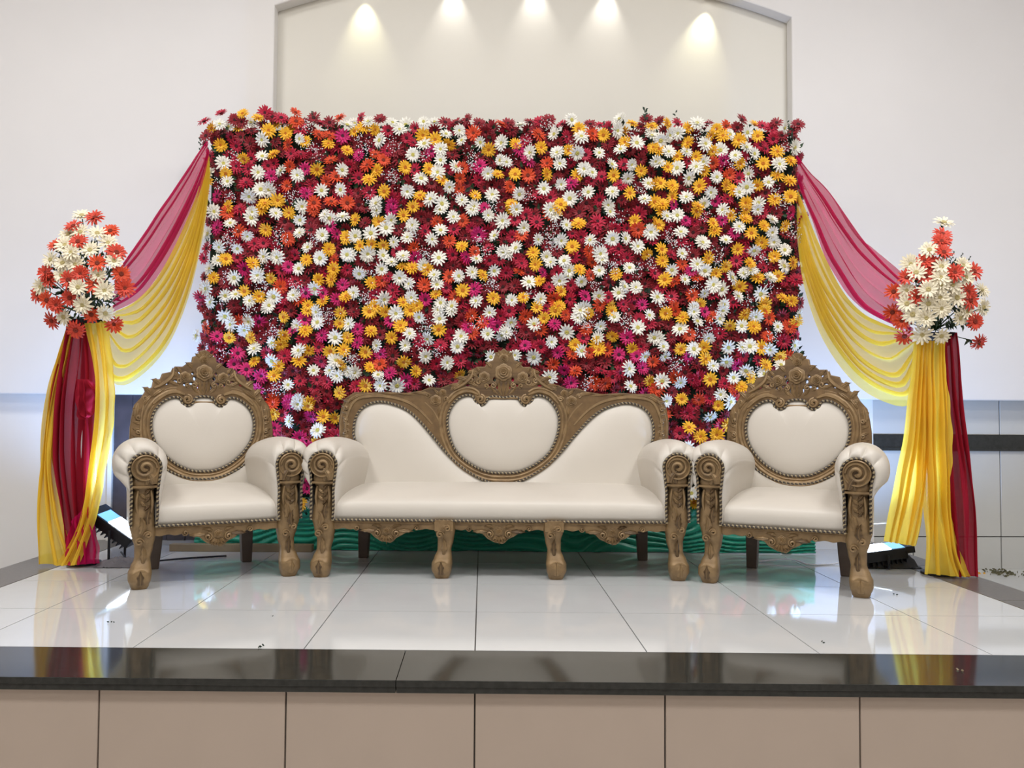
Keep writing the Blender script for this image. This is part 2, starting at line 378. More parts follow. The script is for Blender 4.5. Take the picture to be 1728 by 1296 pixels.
def scrollo(b, x, z, r, turns, a0, hand=1, tr=.008, d=0.0, tail=0.0, taila=0):
    pts = []; n = int(14 * turns) + 4
    for i in range(n + 1):
        t = i / n; a = a0 + hand * 2 * pi * turns * (1 - t); rr = r * (1 - .0) * (0.12 + .88 * t)
        pts.append((x + rr * cos(a), -(d + tr * (.6 + .8 * (1 - t))), z + rr * sin(a)))
    if tail:
        ex, ey, ez = pts[-1]; pts.append((ex + cos(taila) * tail * .5, ey, ez + sin(taila) * tail * .5)); pts.append((ex + cos(taila) * tail, ey + tr, ez + sin(taila) * tail))
    b.tube(pts, lambda t: tr * (1.25 - .45 * t), 6)
def sline(b, pts, r, d):
    P = catmull([(x, -d, z) for x, z in pts], .012); n = len(P)
    b.tube(P, lambda t: r * (0.45 + .55 * sin(pi * min(max(t, .02), .98)) ** .5), 6)
def rope(b, pts, r=.0065, closed=False):
    P = catmull(pts, .005, closed); n = 8
    if closed: P = P[:-1]
    N = len(P); rows = []; mi = []; prev = None
    for i, p in enumerate(P):
        if closed: t = P[(i + 1) % N] - P[i - 1]
        else: t = P[min(i + 1, N - 1)] - P[max(i - 1, 0)]
        t.normalize()
        if prev is None: u = t.cross(Vector((0, 1, 0)));  u = u.normalized() if u.length > .1 else t.cross(Vector((0, 0, 1))).normalized()
        else: u = (prev - t * prev.dot(t)).normalized()
        prev = u; v = t.cross(u); row = []
        for j in range(n):
            a = 2 * pi * j / n; k = .82 + .28 * abs(cos(a / 1 - i * pi / 4 * 1.0))
            row.append(p + (u * cos(a) + v * sin(a)) * r * k)
        rows.append(row)
    if closed: rows.append(rows[0])
    for i in range(len(rows) - 1):
        for j in range(n): mi.append(0 if (2 * i - j) % 8 < 5 else 1)
    o = len(b.v); nc = n; nr = len(rows)
    b.add([q for r_ in rows for q in r_], [(i * nc + j, i * nc + (j + 1) % nc, (i + 1) * nc + (j + 1) % nc, (i + 1) * nc + j) for i in range(nr - 1) for j in range(nc)], mi)
def mirror(pts): return pts + [(-x, z) for x, z in reversed(pts) if abs(x) > 1e-6]
def tilt_M(D, t=radians(6), z0=.45):
    # plane coordinates (x, -depth, z) -> chair coordinates
    return Matrix.Translation((0, D, z0)) @ Matrix.Rotation(-t, 4, 'X') @ Matrix.Translation((0, 0, -z0))
def poly2(pts, step=.012, closed=True):
    return [(p.x, p.y) for p in catmull([(x, z, 0) for x, z in pts], step, closed)][:-1 if closed else None]
def offs(poly, d):
    n = len(poly); out = []
    for i in range(n):
        a = Vector(poly[i - 1]); c = Vector(poly[(i + 1) % n]); t = (c - a).normalized()
        out.append((poly[i][0] + t.y * d, poly[i][1] - t.x * d))
    return out
def puff(b, poly, h, M, d0=.004, rings=14):
    cx = sum(p[0] for p in poly) / len(poly); cz = (max(p[1] for p in poly) + min(p[1] for p in poly)) / 2 - .01
    V = [Vector((x - cx, z - cz)) for x, z in poly]; n = len(V); rad = [v.length for v in V]
    for _ in range(60): rad = [(rad[i - 1] + rad[i] + rad[(i + 1) % n]) / 3 for i in range(n)]
    # ellipse-like inner loops that ease into the outline
    rows = []
    for i in range(rings + 1):
        r = sin(i / rings * pi / 2); t = r ** 7; hh = d0 + h * (1 - r ** 3.2) ** .62; row = []
        for k in range(n):
            d = V[k].normalized() * min(rad[k], V[k].length * 1.12) * .96
            q = (d * (1 - t) + V[k] * t) * r
            row.append((cx + q.x, -hh, cz + q.y))
        rows.append(row)
    b.grid(rows, 0, True, M)

# ------------------------------------------------------------------ furniture pieces
LEG = [(0, .010, -.004, .034, .034), (.012, .010, -.004, .040, .040), (.045, .012, -.014, .050, .048), (.075, .010, -.014, .051, .048), (.10, .006, -.008, .044, .042),
       (.14, .0, .0, .034, .034), (.19, -.006, .004, .040, .038), (.24, -.003, .002, .051, .044), (.29, .004, -.002, .055, .046), (.34, .004, -.002, .050, .044),
       (.39, -.002, 0, .044, .040), (.43, .002, 0, .046, .040), (.455, 0, 0, .043, .040), (.470, 0, -.002, .054, .048), (.495, 0, -.002, .057, .05), (.515, 0, 0, .050, .045), (.55, 0, 0, .04, .04)]
def leg_mesh(b, side, top=.55, seg=20):
    rows = []
    P = [Vector(q) for q in LEG]
    L2 = [q for q in LEG if q[0] <= top]
    st_ = []
    for i in range(len(L2) - 1):
        for k in range(3):
            t = k / 3; t2 = t * t * (3 - 2 * t); st_.append([L2[i][j] + (L2[i + 1][j] - L2[i][j]) * (t if j == 0 else t2) for j in range(5)])
    st_.append(list(L2[-1]))
    for (z, cx, cy, hx, hy) in st_:
        row = []
        for j in range(seg):
            a = 2 * pi * (j + .5) / seg; c_, s_ = cos(a), sin(a); e = .62
            row.append((side * cx + hx * math.copysign(abs(c_) ** e, c_), cy + hy * math.copysign(abs(s_) ** e, s_), z))
        rows.append(row)
    b.grid(rows, 0, True, None, True)
def leg_carving(b, side, tall=True):
    # foot leaf, knee rosette and the trailing leaves up the post
    leafo(b, side * .011, .022, pi / 2, .070, .026, .054, .012, 0, 2)
    sline(b, [(side * .011 - .03, .075), (side * .01, .088), (side * .011 + .03, .075)], .006, .056)
    leafo(b, 0, .12, pi / 2 + .15 * side, .085, .016, .040, .010, -.4 * side)
    scrollo(b, -.018, .218, .019, 1.4, 0, 1, .0065, .042); scrollo(b, .018, .250, .017, 1.4, pi, -1, .0065, .046)
    if tall:
        leafo(b, .014 * side, .255, pi / 2 + .5 * side, .085, .020, .050, .010, -1.2 * side)
        leafo(b, -.016 * side, .30, pi / 2 - .2 * side, .085, .018, .050, .010, .8 * side)
        for k in range(5): leafo(b, .002, .365 + .018 * k, pi / 2 + (.75 if k % 2 else -.75), .036, .011, .044, .008)
        sline(b, [(-.028, .35), (-.034, .40), (-.027, .455)], .008, .040); sline(b, [(.030, .35), (.034, .40), (.028, .455)], .008, .040)
        b.box((-.058, -.056, .468), (.058, .045, .478))
def front_leg(t, x, side):
    b = MB(); leg_mesh(b, side); leg_carving(b, side); o = b.build('leg', M_gold, t); o.location = (x, 0, 0); return o
def arm_scroll(t, x, side, zc=.56):
    b = MB(); r = .061; n = 28; rows = []
    for (y, k) in ((.03, .9), (-.05, .9), (-.056, 1.0), (-.066, 1.0), (-.070, .93), (-.066, .86), (-.060, .84), (-.060, .0)):
        rows.append([(r * k * cos(2 * pi * j / n), y, zc + r * k * sin(2 * pi * j / n)) for j in range(n)])
    b.grid(rows, 0, True)
    # neck that sweeps from the post up into the volute
    b2 = []
    P = catmull([(-side * .030, 0, .49), (-side * .040, 0, .53), (-side * .036, 0, .575), (-side * .01, 0, .612)], .01)
    b.tube([(p.x, -.028, p.z) for p in P], lambda q: .036 - .012 * q, 10)
    scrollo(b, 0, zc, .050, 1.9, (pi if side > 0 else 0), -side, .0085, .056)
    rose_r = MB()
    leafo(b, -side * .036, .485, pi / 2 - side * .15, .085, .019, .062, .008, -side * .9)
    leafo(b, -side * .008, .482, pi / 2 + side * .2, .055, .016, .056, .008, -side * .5)
    o = b.build('arm_scroll', M_gold, t); o.location = (x, 0, 0); return o
def rear_leg(t, x, D, side):
    b = MB(); rows = []
    for (z, hx, hy, cy, cx) in ((0, .026, .026, .035, .012), (.12, .03, .03, .018, .006), (.30, .034, .034, 0, 0)):
        rows.append([(side * cx + hx * a, cy + hy * c_, z) for a, c_ in ((-1, -1), (1, -1), (1, 1), (-1, 1))])
    b.grid(rows, 0, True, None, True); o = bevel(b.build('leg', M_rearleg, t, False), .004, 2); o.location = (x, D, 0); return o
def arm_contours():
    A = [(-.052, -.275), (-.056, -.20), (-.054, -.13), (-.060, -.06)]
    Bc = [(-.058, -.275), (-.072, -.20), (-.086, -.12), (-.099, -.05)]
    for i in range(25):
        a = radians(180 - 200 * i / 24); A.append((.067 * cos(a), .067 * sin(a)))
        a = radians(178 - 205 * i / 24); Bc.append((.012 + .118 * cos(a), .012 + .118 * sin(a)))
    A += [(.058, -.045), (.055, -.10), (.055, -.19), (.055, -.275)]; Bc += [(.085, -.075), (.062, -.11), (.058, -.19), (.056, -.275)]
    return A, Bc
CA, CB = arm_contours()
def arm_pad(t, x, xb, D, side, seed):
    b = MB(); rows = []; rr = random.Random(seed); n = len(CA)
    pl = [rr.uniform(.5, 1.0) * (1 if k % 2 else -1) for k in range(n)]
    # fine contour so the gathers have room
    m = 200; fa = catn([(q[0], 0, q[1]) for q in CA], m); fb = catn([(q[0], 0, q[1]) for q in CB], m)
    ys_ = [(-.040, 0), (-.046, .12), (-.045, .28), (-.037, .48), (-.022, .70), (.0, .86), (.03, .96), (.07, 1)] + [(.07 + (D - .07) * k / 9, 1) for k in range(1, 10)]
    for (y, s) in ys_:
        row = []; q = max(0, (y - .07) / (D - .07)); cx = x + (xb - x) * q ** 1.3; cz = .56 + .012 * sin(pi * q) - .02 * q
        for k in range(m):
            a, c_ = fa[k], fb[k]; dx = a.x + (c_.x - a.x) * s; dz = a.z + (c_.z - a.z) * s
            u = k / (m - 1); env = max(0, sin(pi * min(max((u - .22) / .62, 0), 1))) ** .6
            g = (abs(sin(u * 30 + .8 * sin(u * 17 + seed))) ** .7 - .6) * .017 * env * (4 * s * (1 - s) + (.35 if s < .2 else 0) * 0) * 1.3
            if y > .03: g += .006 * env * math.exp(-(y - .03) / .07) * (abs(sin(u * 30 + .8 * sin(u * 17 + seed))) - .5)
            L = sqrt(dx * dx + dz * dz) + 1e-6
            row.append((cx + side * dx * (1 + g / L), y, cz + dz * (1 + g / L)))
        rows.append(row)
    b.grid(rows); lastrow = rows[-1]
    b.add(lastrow, [tuple(range(len(lastrow)))])
    # underside
    b.add([rows[0][0], rows[0][-1], rows[-1][-1], rows[-1][0]], [(0, 1, 2, 3)])
    o = b.build('arm_pad', M_leather, t)
    r_ = MB(); rope(r_, [(x + side * p.x * 1.02, -.052, .56 + p.z * 1.0) for p in fa[::3]])
    r_.build('rope_trim', [M_ropeD, M_ropeL], t)
    return o
def seat(t, hf, hb, D, name='seat_cushion'):
    prof = [(.0, .283), (-.020, .290), (-.031, .310), (-.034, .340), (-.030, .366), (-.018, .382), (.004, .394), (.04, .405), (.10, .417), (.18, .428), (.28, .437), (.40, .442), (D, .440)]
    b = MB(); rows = []; N = 40
    for (y, z) in prof:
        row = []; q = min(max(y / D, 0), 1); hw = hf + (hb - hf) * q
        for i in range(N + 1):
            u = -1 + 2 * i / N; top = max(0, (z - .33) / .11)
            dz = -.022 * abs(u) ** 8 * top + .0018 * noise.noise(Vector((u * 6 * hf / .28, y * 9, 1))); dy = .008 * abs(u) ** 6 if y < .02 else 0
            row.append((u * hw, y + dy, z + dz))
        rows.append(row)
    b.grid(rows); b.build(name, M_leather, t)
def apron_outline(x0, x1, drops, ztop=.282, zbot=.232, dz=.058):
    pts = []; n = int((x1 - x0) / .006)
    for i in range(n + 1):
        x = x0 + (x1 - x0) * i / n; z = zbot + .006
        for (c_, hw) in drops:
            q = abs(x - c_) / hw
            if q < 1: z = min(z, zbot - dz * (.5 + .5 * cos(pi * q)) ** 1.1 - .004 * abs(sin(q * 9)))
        z -= .003 * sin(x * 90)
        pts.append((x, z))
    return [(x1, ztop), (x0, ztop)] + pts
def apron(t, spans, y=-.012, ztop=.284):
    for (x0, x1, c_, hw) in spans:
        b = MB(); vs, fs = plate(apron_outline(x0, x1, [(c_, hw)], ztop), [], .03, .004)
        b.add([(x, d + y + .018, z) for x, d, z in vs], fs)
        D0 = -y + .0
        q = MB()
        rose(q, c_, .232, .022, 0, 6, .013)
        for a in (-.9, -.45, 0, .45, .9): leafo(q, c_ + a * .014, .208, -pi / 2 + a, .042 - .008 * abs(a), .011, 0, .008)
        for s in (-1, 1):
            scrollo(q, c_ + s * .047, .220, .019, 1.5, pi / 2, s, .0055, 0, .0)
            leafo(q, c_ + s * .062, .232, (0 if s > 0 else pi) + s * .05, .075, .014, 0, .007, -s * .2)
            leafo(q, c_ + s * .028, .248, (0 if s > 0 else pi) + s * .6, .05, .011, 0, .006, -s * .9)
            scrollo(q, c_ + s * (hw + .02), .246, .014, 1.3, pi, -s, .0045, 0)
        sline(q, [(x0 + .01, .270), ((x0 + x1) / 2, .270), (x1 - .01, .270)], .004, 0)
        b.add([(v[0], (v[1] * 1.35) + y - .002, v[2]) for v in q.v], q.f)
        b.build('apron', M_gold, t)
def rail_sides(t, hf, hb, D):
    for s in (-1, 1):
        b = MB(); b.prism([(s * hf, .02), (s * (hf - .04), .02), (s * (hb - .04), D), (s * hb, D)], .235, .30); bevel(b.build('side_rail', M_gold, t, False), .004)
    b = MB(); b.box((-hb, D - .02, .235), (hb, D + .012, .42)); b.build('rear_rail', M_rearleg, t, False)

APPLE_C = [(0, .502), (.07, .510), (.143, .546), (.204, .602), (.247, .668), (.263, .738), (.256, .805), (.226, .857), (.183, .890), (.146, .901), (.122, .893), (.116, .874), (.104, .860), (.086, .855), (.068, .860), (.056, .874), (.050, .892), (.030, .903), (0, .906)]
CREST_C = [(.352, .560), (.366, .66), (.364, .74), (.356, .80), (.345, .858), (.312, .898), (.292, .935), (.262, .952), (.256, .985), (.222, .998), (.212, 1.026), (.170, 1.036), (.150, 1.066), (.112, 1.066), (.082, 1.090), (.064, 1.094), (.060, 1.122), (.036, 1.130), (.022, 1.156), (0, 1.162)]
APPLE_S = [(0, .487), (.09, .495), (.18, .535), (.258, .60), (.303, .69), (.317, .785), (.300, .852), (.256, .908), (.205, .928), (.172, .918), (.162, .895), (.148, .877), (.128, .870), (.108, .877), (.096, .896), (.082, .914), (.05, .921), (0, .914)]
def rope_on(t, pts, closed, M, r=.0065, d=.02):
    b = MB(); rope(b, [M @ Vector((x, -d, z)) for x, z in pts], r, closed); b.build('rope_trim', [M_ropeD, M_ropeL], t)

def crest_ornaments(q, z0, sc_=1.0, dd=.016):
    """roses, acanthus and scrolls over the crest, z0 = top of the cushion opening"""
    def Z(z): return z0 + (z - .905) * sc_
    def X(x): return x * sc_
    rose(q, 0, Z(1.035), .046 * sc_, dd, 6, .03); rose(q, 0, Z(1.108), .026 * sc_, dd, 5, .022)
    for a in (-1.3, -.7, 0, .7, 1.3): leafo(q, X(.012 * a), Z(1.118), pi / 2 + a * -.75, .042 * sc_, .013, dd, .009)
    leafo(q, 0, Z(.915), pi / 2, .09 * sc_, .012, dd, .010)
    for s in (-1, 1):
        rose(q, s * X(.098), Z(1.010), .030 * sc_, dd, 6, .022)
        leafo(q, s * X(.01), Z(.92), pi / 2 - s * .5, .085 * sc_, .012, dd, .010, s * .9)
        leafo(q, s * X(.03), Z(.925), pi / 2 - s * 1.0, .06 * sc_, .011, dd, .009, s * .7)
        scrollo(q, s * X(.052), Z(.968), .016 * sc_, 1.4, pi / 2, s, .005, dd); scrollo(q, s * X(.088), Z(.965), .013 * sc_, 1.3, -pi / 2, -s, .005, dd)
        leafo(q, s * X(.060), Z(1.055), pi / 2 - s * .5, .055 * sc_, .016, dd, .010, -s * .8)
        leafo(q, s * X(.118), Z(1.03), pi / 2 - s * .35, .045 * sc_, .013, dd, .009, -s * .9)
        leafo(q, s * X(.135), Z(1.01), pi / 2 - s * .9, .06 * sc_, .016, dd, .010, s * .9)
        leafo(q, s * X(.130), Z(.965), pi / 2 - s * 1.3, .07 * sc_, .015, dd, .010, s * .5)
        sline(q, [(s * X(.155), Z(1.05)), (s * X(.165), Z(1.01)), (s * X(.20), Z(.975)), (s * X(.25), Z(.945))], .010, dd + .006)
        scrollo(q, s * X(.125), Z(.985), .018 * sc_, 1.2, 0, -s, .005, dd)
def back_chair(t, D):
    M = tilt_M(D)
    inner = poly2(mirror(APPLE_C), .010)
    outer = [p for p in CREST_C]; low = [(.300, .545), (.272, .590), (.245, .563), (.168, .506), (.09, .474), (0, .463)]
    O = mirror_open(CREST_C, low)
    holes = [inner]
    for s in (-1, 1):
        for (x, z, rx, rz) in ((.050, 1.003, .007, .010), (.066, .975, .009, .006), (.126, 1.035, .006, .008), (.146, .985, .010, .007), (.100, .968, .007, .006),
                               (.030, .955, .006, .011), (.196, .972, .013, .005), (.158, 1.022, .006, .008), (.060, 1.030, .005, .006), (.175, .995, .006, .007)):
            holes.append([(s * x + 1.1 * rx * cos(a * pi / 4), z + 1.1 * rz * sin(a * pi / 4)) for a in range(8)])
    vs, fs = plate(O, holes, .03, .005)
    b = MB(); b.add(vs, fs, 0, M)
    q = MB()
    # mouldings following the opening
    for (o_, r_) in ((.018, .007), (.034, .011), (.050, .006)):
        ring = offs(inner, o_ if True else -o_); q.tube([(x, -.015, z) for x, z in ring_clip(ring, .875)], r_, 8)
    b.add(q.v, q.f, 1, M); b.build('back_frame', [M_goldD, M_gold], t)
    q = MB(); crest_ornaments(q, .905); b = MB(); b.add(q.v, q.f, 0, M); b.build('crest_carving', M_gold, t)
    for s in (-1, 1):
        q = MB()
        # volutes at the notch
        scrollo(q, s * .086, .888, .025, 1.6, pi / 2, s, .0085, .018)
        sline(q, [(s * .10, .914), (s * .15, .928), (s * .205, .908), (s * .255, .862)], .012, .020)
        # acanthus leaves down the shoulders and sides
        leafo(q, s * .215, .955, pi / 2 - s * .5, .07, .020, .015, .012, -s * 1.0)
        leafo(q, s * .20, .945, (0 if s > 0 else pi) - s * .5, .09, .018, .015, .012, -s * .4)
        leafo(q, s * .262, .905, pi / 2 - s * .4, .07, .020, .015, .012, -s * .9)
        leafo(q, s * .262, .91, (0 if s > 0 else pi) - s * .8, .08, .016, .015, .010, -s * .4)
        scrollo(q, s * .292, .893, .015, 1.4, 0, s, .005, .015)
        leafo(q, s * .325, .865, -pi / 2 + s * .25, .10, .022, .015, .012, -s * .3)
        for k in range(7):
            zz = .83 - .036 * k; leafo(q, s * .312, zz, (0 if s > 0 else pi) + s * .25, .044, .019, .013, .012, 0, 1)
        for k in range(3): scrollo(q, s * .325, .79 - .075 * k, .013, 1.3, k, s, .005, .020)
        sline(q, [(s * .298, .87), (s * .312, .78), (s * .310, .68), (s * .292, .60)], .007, .018)
        b = MB(); b.add(q.v, q.f, 0, M); b.build('shoulder_carving', M_gold, t)
    b = MB(); puff(b, inner, .034, M); b.build('back_cushion', M_leather, t)
    rope_on(t, poly2(mirror(APPLE_C), .02), True, M)
    lowr = [(-.272, .592), (-.245, .563), (-.168, .506), (-.09, .474), (0, .463), (.09, .474), (.168, .506), (.245, .563), (.272, .592)]
    rope_on(t, lowr, False, M)
    # upholstered inside back below the oval
    b = MB(); rows = []
    for i in range(25):
        x = -.31 + .62 * i / 24; u = abs(x) / .31; top = .50 + .16 * u ** 2; row = []
        for k in range(9):
            v = k / 8; row.append((x, -(.004 + .016 * sin(pi * v) ** .6 + .05 * u ** 5), .40 + (top - .40) * v))
        rows.append(row)
    b.grid(rows, 0, False, M); b.build('inside_back', M_leather, t)
    # plain back cover
    b = MB(); puff(b, offs(inner, .02), -.006, M @ Matrix.Translation((0, .02, 0)), 0, 3); b.build('outside_back', M_leather, t)
def mirror_open(top_half, low_half):
    """closed outline: right side from crest centre down, then along the lower edge, mirrored"""
    right = list(reversed(top_half)) + low_half          # crest centre -> down right -> lower centre
    left = [(-x, z) for x, z in reversed(right) if abs(x) > 1e-6]
    return right + left
def ring_clip(ring, ztop):
    # start at the notch on one side and run round the bottom to the other notch
    n = len(ring); idx = [i for i in range(n) if not (ring[i][1] > ztop and abs(ring[i][0]) < .13)]
    # rotate so that the gap is at the ends
    gaps = [k for k in range(len(idx)) if (idx[k] - idx[k - 1]) % n > 1]
    k = gaps[0] if gaps else 0
    idx = idx[k:] + idx[:k]
    return [ring[i] for i in idx]

def throne(name, label, loc, rz):
    t = thing(name, label, 'chair', loc, rz, 'throne armchairs beside the sofa')
    D = .46; lx = .335
    for s in (-1, 1):
        front_leg(t, s * lx, s); arm_scroll(t, s * lx, s); rear_leg(t, s * .225, D, s); arm_pad(t, s * lx, s * .315, D - .01, s, 3 + s)
    seat(t, .285, .27, D + .01); apron(t, [(-.285, .285, 0, .13)]); rail_sides(t, .30, .25, D)
    b = MB(); rope(b, [(-.285, -.026, .286), (0, -.032, .286), (.285, -.026, .286)]); b.build('rope_trim', [M_ropeD, M_ropeL], t)
    back_chair(t, D); return t

SIDE_ROPE = [(.822, .600), (.832, .650), (.848, .715), (.836, .800), (.790, .860), (.715, .886), (.64, .878), (.56, .848), (.49, .795), (.41, .708), (.322, .604), (.235, .524), (.135, .462), (.05, .430), (0, .426)]
CREST_S = [(.905, .600), (.928, .68), (.934, .78), (.922, .86), (.900, .908), (.850, .942), (.76, .940), (.66, .945), (.56, .938), (.47, .952), (.42, .972), (.36, .968), (.31, .988), (.262, 1.000), (.250, 1.030), (.206, 1.040), (.190, 1.072), (.15, 1.092), (.11, 1.092), (.085, 1.122), (.062, 1.130), (.050, 1.165), (.024, 1.180), (0, 1.200)]
def sofa(label, loc, rz):
    t = thing('throne_sofa', label, 'sofa', loc, rz); D = .49; lx = .883
    for s in (-1, 1):
        front_leg(t, s * lx, s); arm_scroll(t, s * lx, s); rear_leg(t, s * .78, D + .03, s); arm_pad(t, s * lx, s * .855, D - .01, s, 8 + s)
        b = MB(); leg_mesh(b, s, .30); leg_carving(b, s, False); b.box((-.046, -.046, .236), (.046, .03, .283))
        rose(b, 0, .250, .019, .046, 5, .012)
        o = b.build('leg', M_gold, t); o.location = (s * .275, 0, 0)
    seat(t, .835, .82, D + .01)
    apron(t, [(-.84, -.322, -.565, .13), (-.228, .228, 0, .13), (.322, .84, .565, .13)]); rail_sides(t, .86, .80, D)
    b = MB(); rope(b, [(-.835, -.026, .286), (-.4, -.034, .286), (0, -.035, .286), (.4, -.034, .286), (.835, -.026, .286)]); b.build('rope_trim', [M_ropeD, M_ropeL], t)
    M = tilt_M(D); inner = poly2(mirror(APPLE_S), .010)
    sr = poly2(SIDE_ROPE, .012, False)
    hs = [inner]
    for s in (-1, 1):
        for (x, z, rx, rz) in ((.052, 1.018, .008, .012), (.074, .985, .010, .007), (.140, 1.040, .008, .008), (.165, .990, .010, .008), (.205, .985, .012, .006), (.180, 1.025, .008, .006), (.033, .975, .007, .013), (.240, .968, .010, .005)):
            hs.append([(s * x + rx * cos(a * pi / 4), z + rz * sin(a * pi / 4)) for a in range(8)])
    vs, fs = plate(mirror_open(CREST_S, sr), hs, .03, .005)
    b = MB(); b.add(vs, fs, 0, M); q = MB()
    for (o_, r_) in ((.020, .008), (.040, .010)):
        q.tube([(x, -.015, z) for x, z in ring_clip(offs(inner, o_), .885)], r_, 8)
    for s in (-1, 1):
        up = [(s * .872, .62), (s * .892, .72), (s * .884, .81), (s * .840, .895), (s * .745, .918), (s * .64, .912), (s * .545, .885), (s * .47, .835), (s * .40, .76)]
        sline(q, up, .012, .016)
        sline(q, [(x * 1.02 + s * .012, z + .012) for x, z in up[:8]], .006, .016)
        sline(q, [(s * .47, .905), (s * .40, .84), (s * .355, .76), (s * .33, .68)], .006, .016)
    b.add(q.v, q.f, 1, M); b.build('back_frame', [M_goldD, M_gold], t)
    q = MB(); crest_ornaments(q, .913, 1.12); b = MB(); b.add(q.v, q.f, 0, M); b.build('crest_carving', M_gold, t)
    for s in (-1, 1):
        q = MB()
        scrollo(q, s * .128, .903, .027, 1.6, pi / 2, s, .009, .018)
        sline(q, [(s * .142, .930), (s * .20, .950), (s * .262, .932), (s * .312, .880)], .012, .020)
        R0 = 0 if s > 0 else pi
        leafo(q, s * .205, 1.005, pi / 2 - s * .9, .075, .020, .015, .013, -s * .9); leafo(q, s * .235, .975, R0 + s * .3, .08, .018, .015, .012, -s * .5)
        scrollo(q, s * .185, 1.010, .020, 1.5, 0, s, .006, .016); leafo(q, s * .155, 1.06, R0 + s * .2, .06, .017, .015, .012, -s * .7)
        # joint cluster between centre and side panels
        rose(q, s * .385, .895, .033, .016, 6, .024); rose(q, s * .345, .940, .022, .016, 5, .018)
        leafo(q, s * .37, .925, R0 + s * 1.2, .05, .016, .015, .011, -s); leafo(q, s * .41, .925, R0 + s * .3, .11, .017, .015, .011, -s * .4)
        leafo(q, s * .36, .872, -pi / 2 + s * .1, .07, .018, .015, .011); scrollo(q, s * .325, .905, .017, 1.4, 0, s, .006, .015); scrollo(q, s * .43, .925, .015, 1.4, pi, -s, .005, .015)
        leafo(q, s * .30, .955, R0 + s * 2.4, .07, .017, .015, .011, s * .6); leafo(q, s * .25, .985, R0 + s * 1.9, .06, .017, .015, .011, s * .6)
        scrollo(q, s * .285, .968, .014, 1.4, 0, s, .005, .015)
        leafo(q, s * .50, .930, R0, .10, .012, .015, .009, 0); leafo(q, s * .60, .932, R0, .10, .010, .015, .009, 0)
        b = MB(); b.add(q.v, q.f, 0, M); b.build('joint_carving', M_gold, t); q = MB()
        # corner and outer post
        leafo(q, s * .80, .925, R0 - s * .1, .10, .018, .015, .011, -s * 1.0)
        for k in range(9):
            zz = .885 - .033 * k; leafo(q, s * (.875 + .008 * sin(k)), zz, R0 + s * .3, .046, .018, .013, .011, 0, 1)
        for k in range(4): scrollo(q, s * .895, .85 - .07 * k, .012, 1.3, k, s, .0045, .020)
        b = MB(); b.add(q.v, q.f, 0, M); b.build('shoulder_carving', M_gold, t)
    b = MB(); puff(b, inner, .036, M); b.build('back_cushion', M_leather, t)
    rope_on(t, poly2(mirror(APPLE_S), .02), True, M)
    full = [(x, z) for x, z in SIDE_ROPE]
    rope_on(t, full + [(-x, z) for x, z in reversed(full[:-1])], False, M)
    # side panels of the inside back: columns under the swooping rope
    for s in (-1, 1):
        b = MB(); rows = []; N = 60
        tops = [p for p in SIDE_ROPE if p[0] <= .72][::-1]
        def top(x):
            if x > .70: return .884 - max(0, (x - .715)) ** 2 * 2.6
            for i in range(len(tops) - 1):
                if tops[i][0] <= x <= tops[i + 1][0]:
                    q_ = (x - tops[i][0]) / (tops[i + 1][0] - tops[i][0]); return tops[i][1] + (tops[i + 1][1] - tops[i][1]) * q_
            return tops[-1][1]
        for i in range(N + 1):
            x = .02 + (.845 - .02) * i / N; zt = top(x); row = []
            for k in range(17):
                v = k / 16; v = 1 - (1 - v) ** 1.5; z = .40 + (zt - .40) * v
                dtop = min((Vector((x, z)) - Vector(p)).length for p in sr)
                h = .004 + .040 * (1 - math.exp(-dtop / .05)) + .004 * noise.noise(Vector((x * 5, z * 5, s)))
                row.append((s * x, -h, z))
            rows.append(row)
        b.grid(rows, 0, False, M); b.build('inside_back', M_leather, t)
    b = MB(); b.grid([[(x, .018, z) for x in (-.9, -.3, .3, .9)] for z in (.30, .55, .90)], 0, False, M); b.build('outside_back', M_leather, t)
    return t

throne('throne_chair', 'cream leather throne armchair with carved gold frame, left of the long sofa, turned right', (-1.284, 4.106, 0), radians(27))
throne('throne_chair', 'cream leather throne armchair with carved gold frame, right of the long sofa, turned left', (1.427, 3.918, 0), radians(-29))
sofa('long cream leather sofa with carved gold frame and heart shaped centre back panel', (.087, 4.19, 0), radians(-3.2))

# ------------------------------------------------------------------ gerberas
def petal_rows(n, r0, r1, wd, lift, rr, z0, droop=0.0):
    vs, fs = [], []
    for i in range(n):
        a = 2 * pi * (i + rr.uniform(-.22, .22)) / n; L = r1 * rr.uniform(.88, 1.06); lf = lift * rr.uniform(.6, 1.3); wq = wd * rr.uniform(.8, 1.1)
        c_, s_ = cos(a), sin(a); wq *= .86
        def P(r, t, h): return (r * c_ - t * s_, r * s_ + t * c_, z0 + h)
        o = len(vs)
        vs += [P(r0, -wq * .45, 0), P(r0, wq * .45, 0), P(L * .62, -wq * 1.0, lf * .75), P(L * .62, 0, lf * .75 - wq * .25), P(L * .62, wq * 1.0, lf * .75), P(L * .90, -wq * .55, lf + droop * .8), P(L * .92, wq * .6, lf + droop * .8), P(L, 0, lf + droop)]
        fs += [(o, o + 2, o + 3), (o, o + 3, o + 1), (o + 1, o + 3, o + 4), (o + 2, o + 5, o + 3), (o + 3, o + 5, o + 7), (o + 3, o + 7, o + 6), (o + 3, o + 6, o + 4)]
    return vs, fs
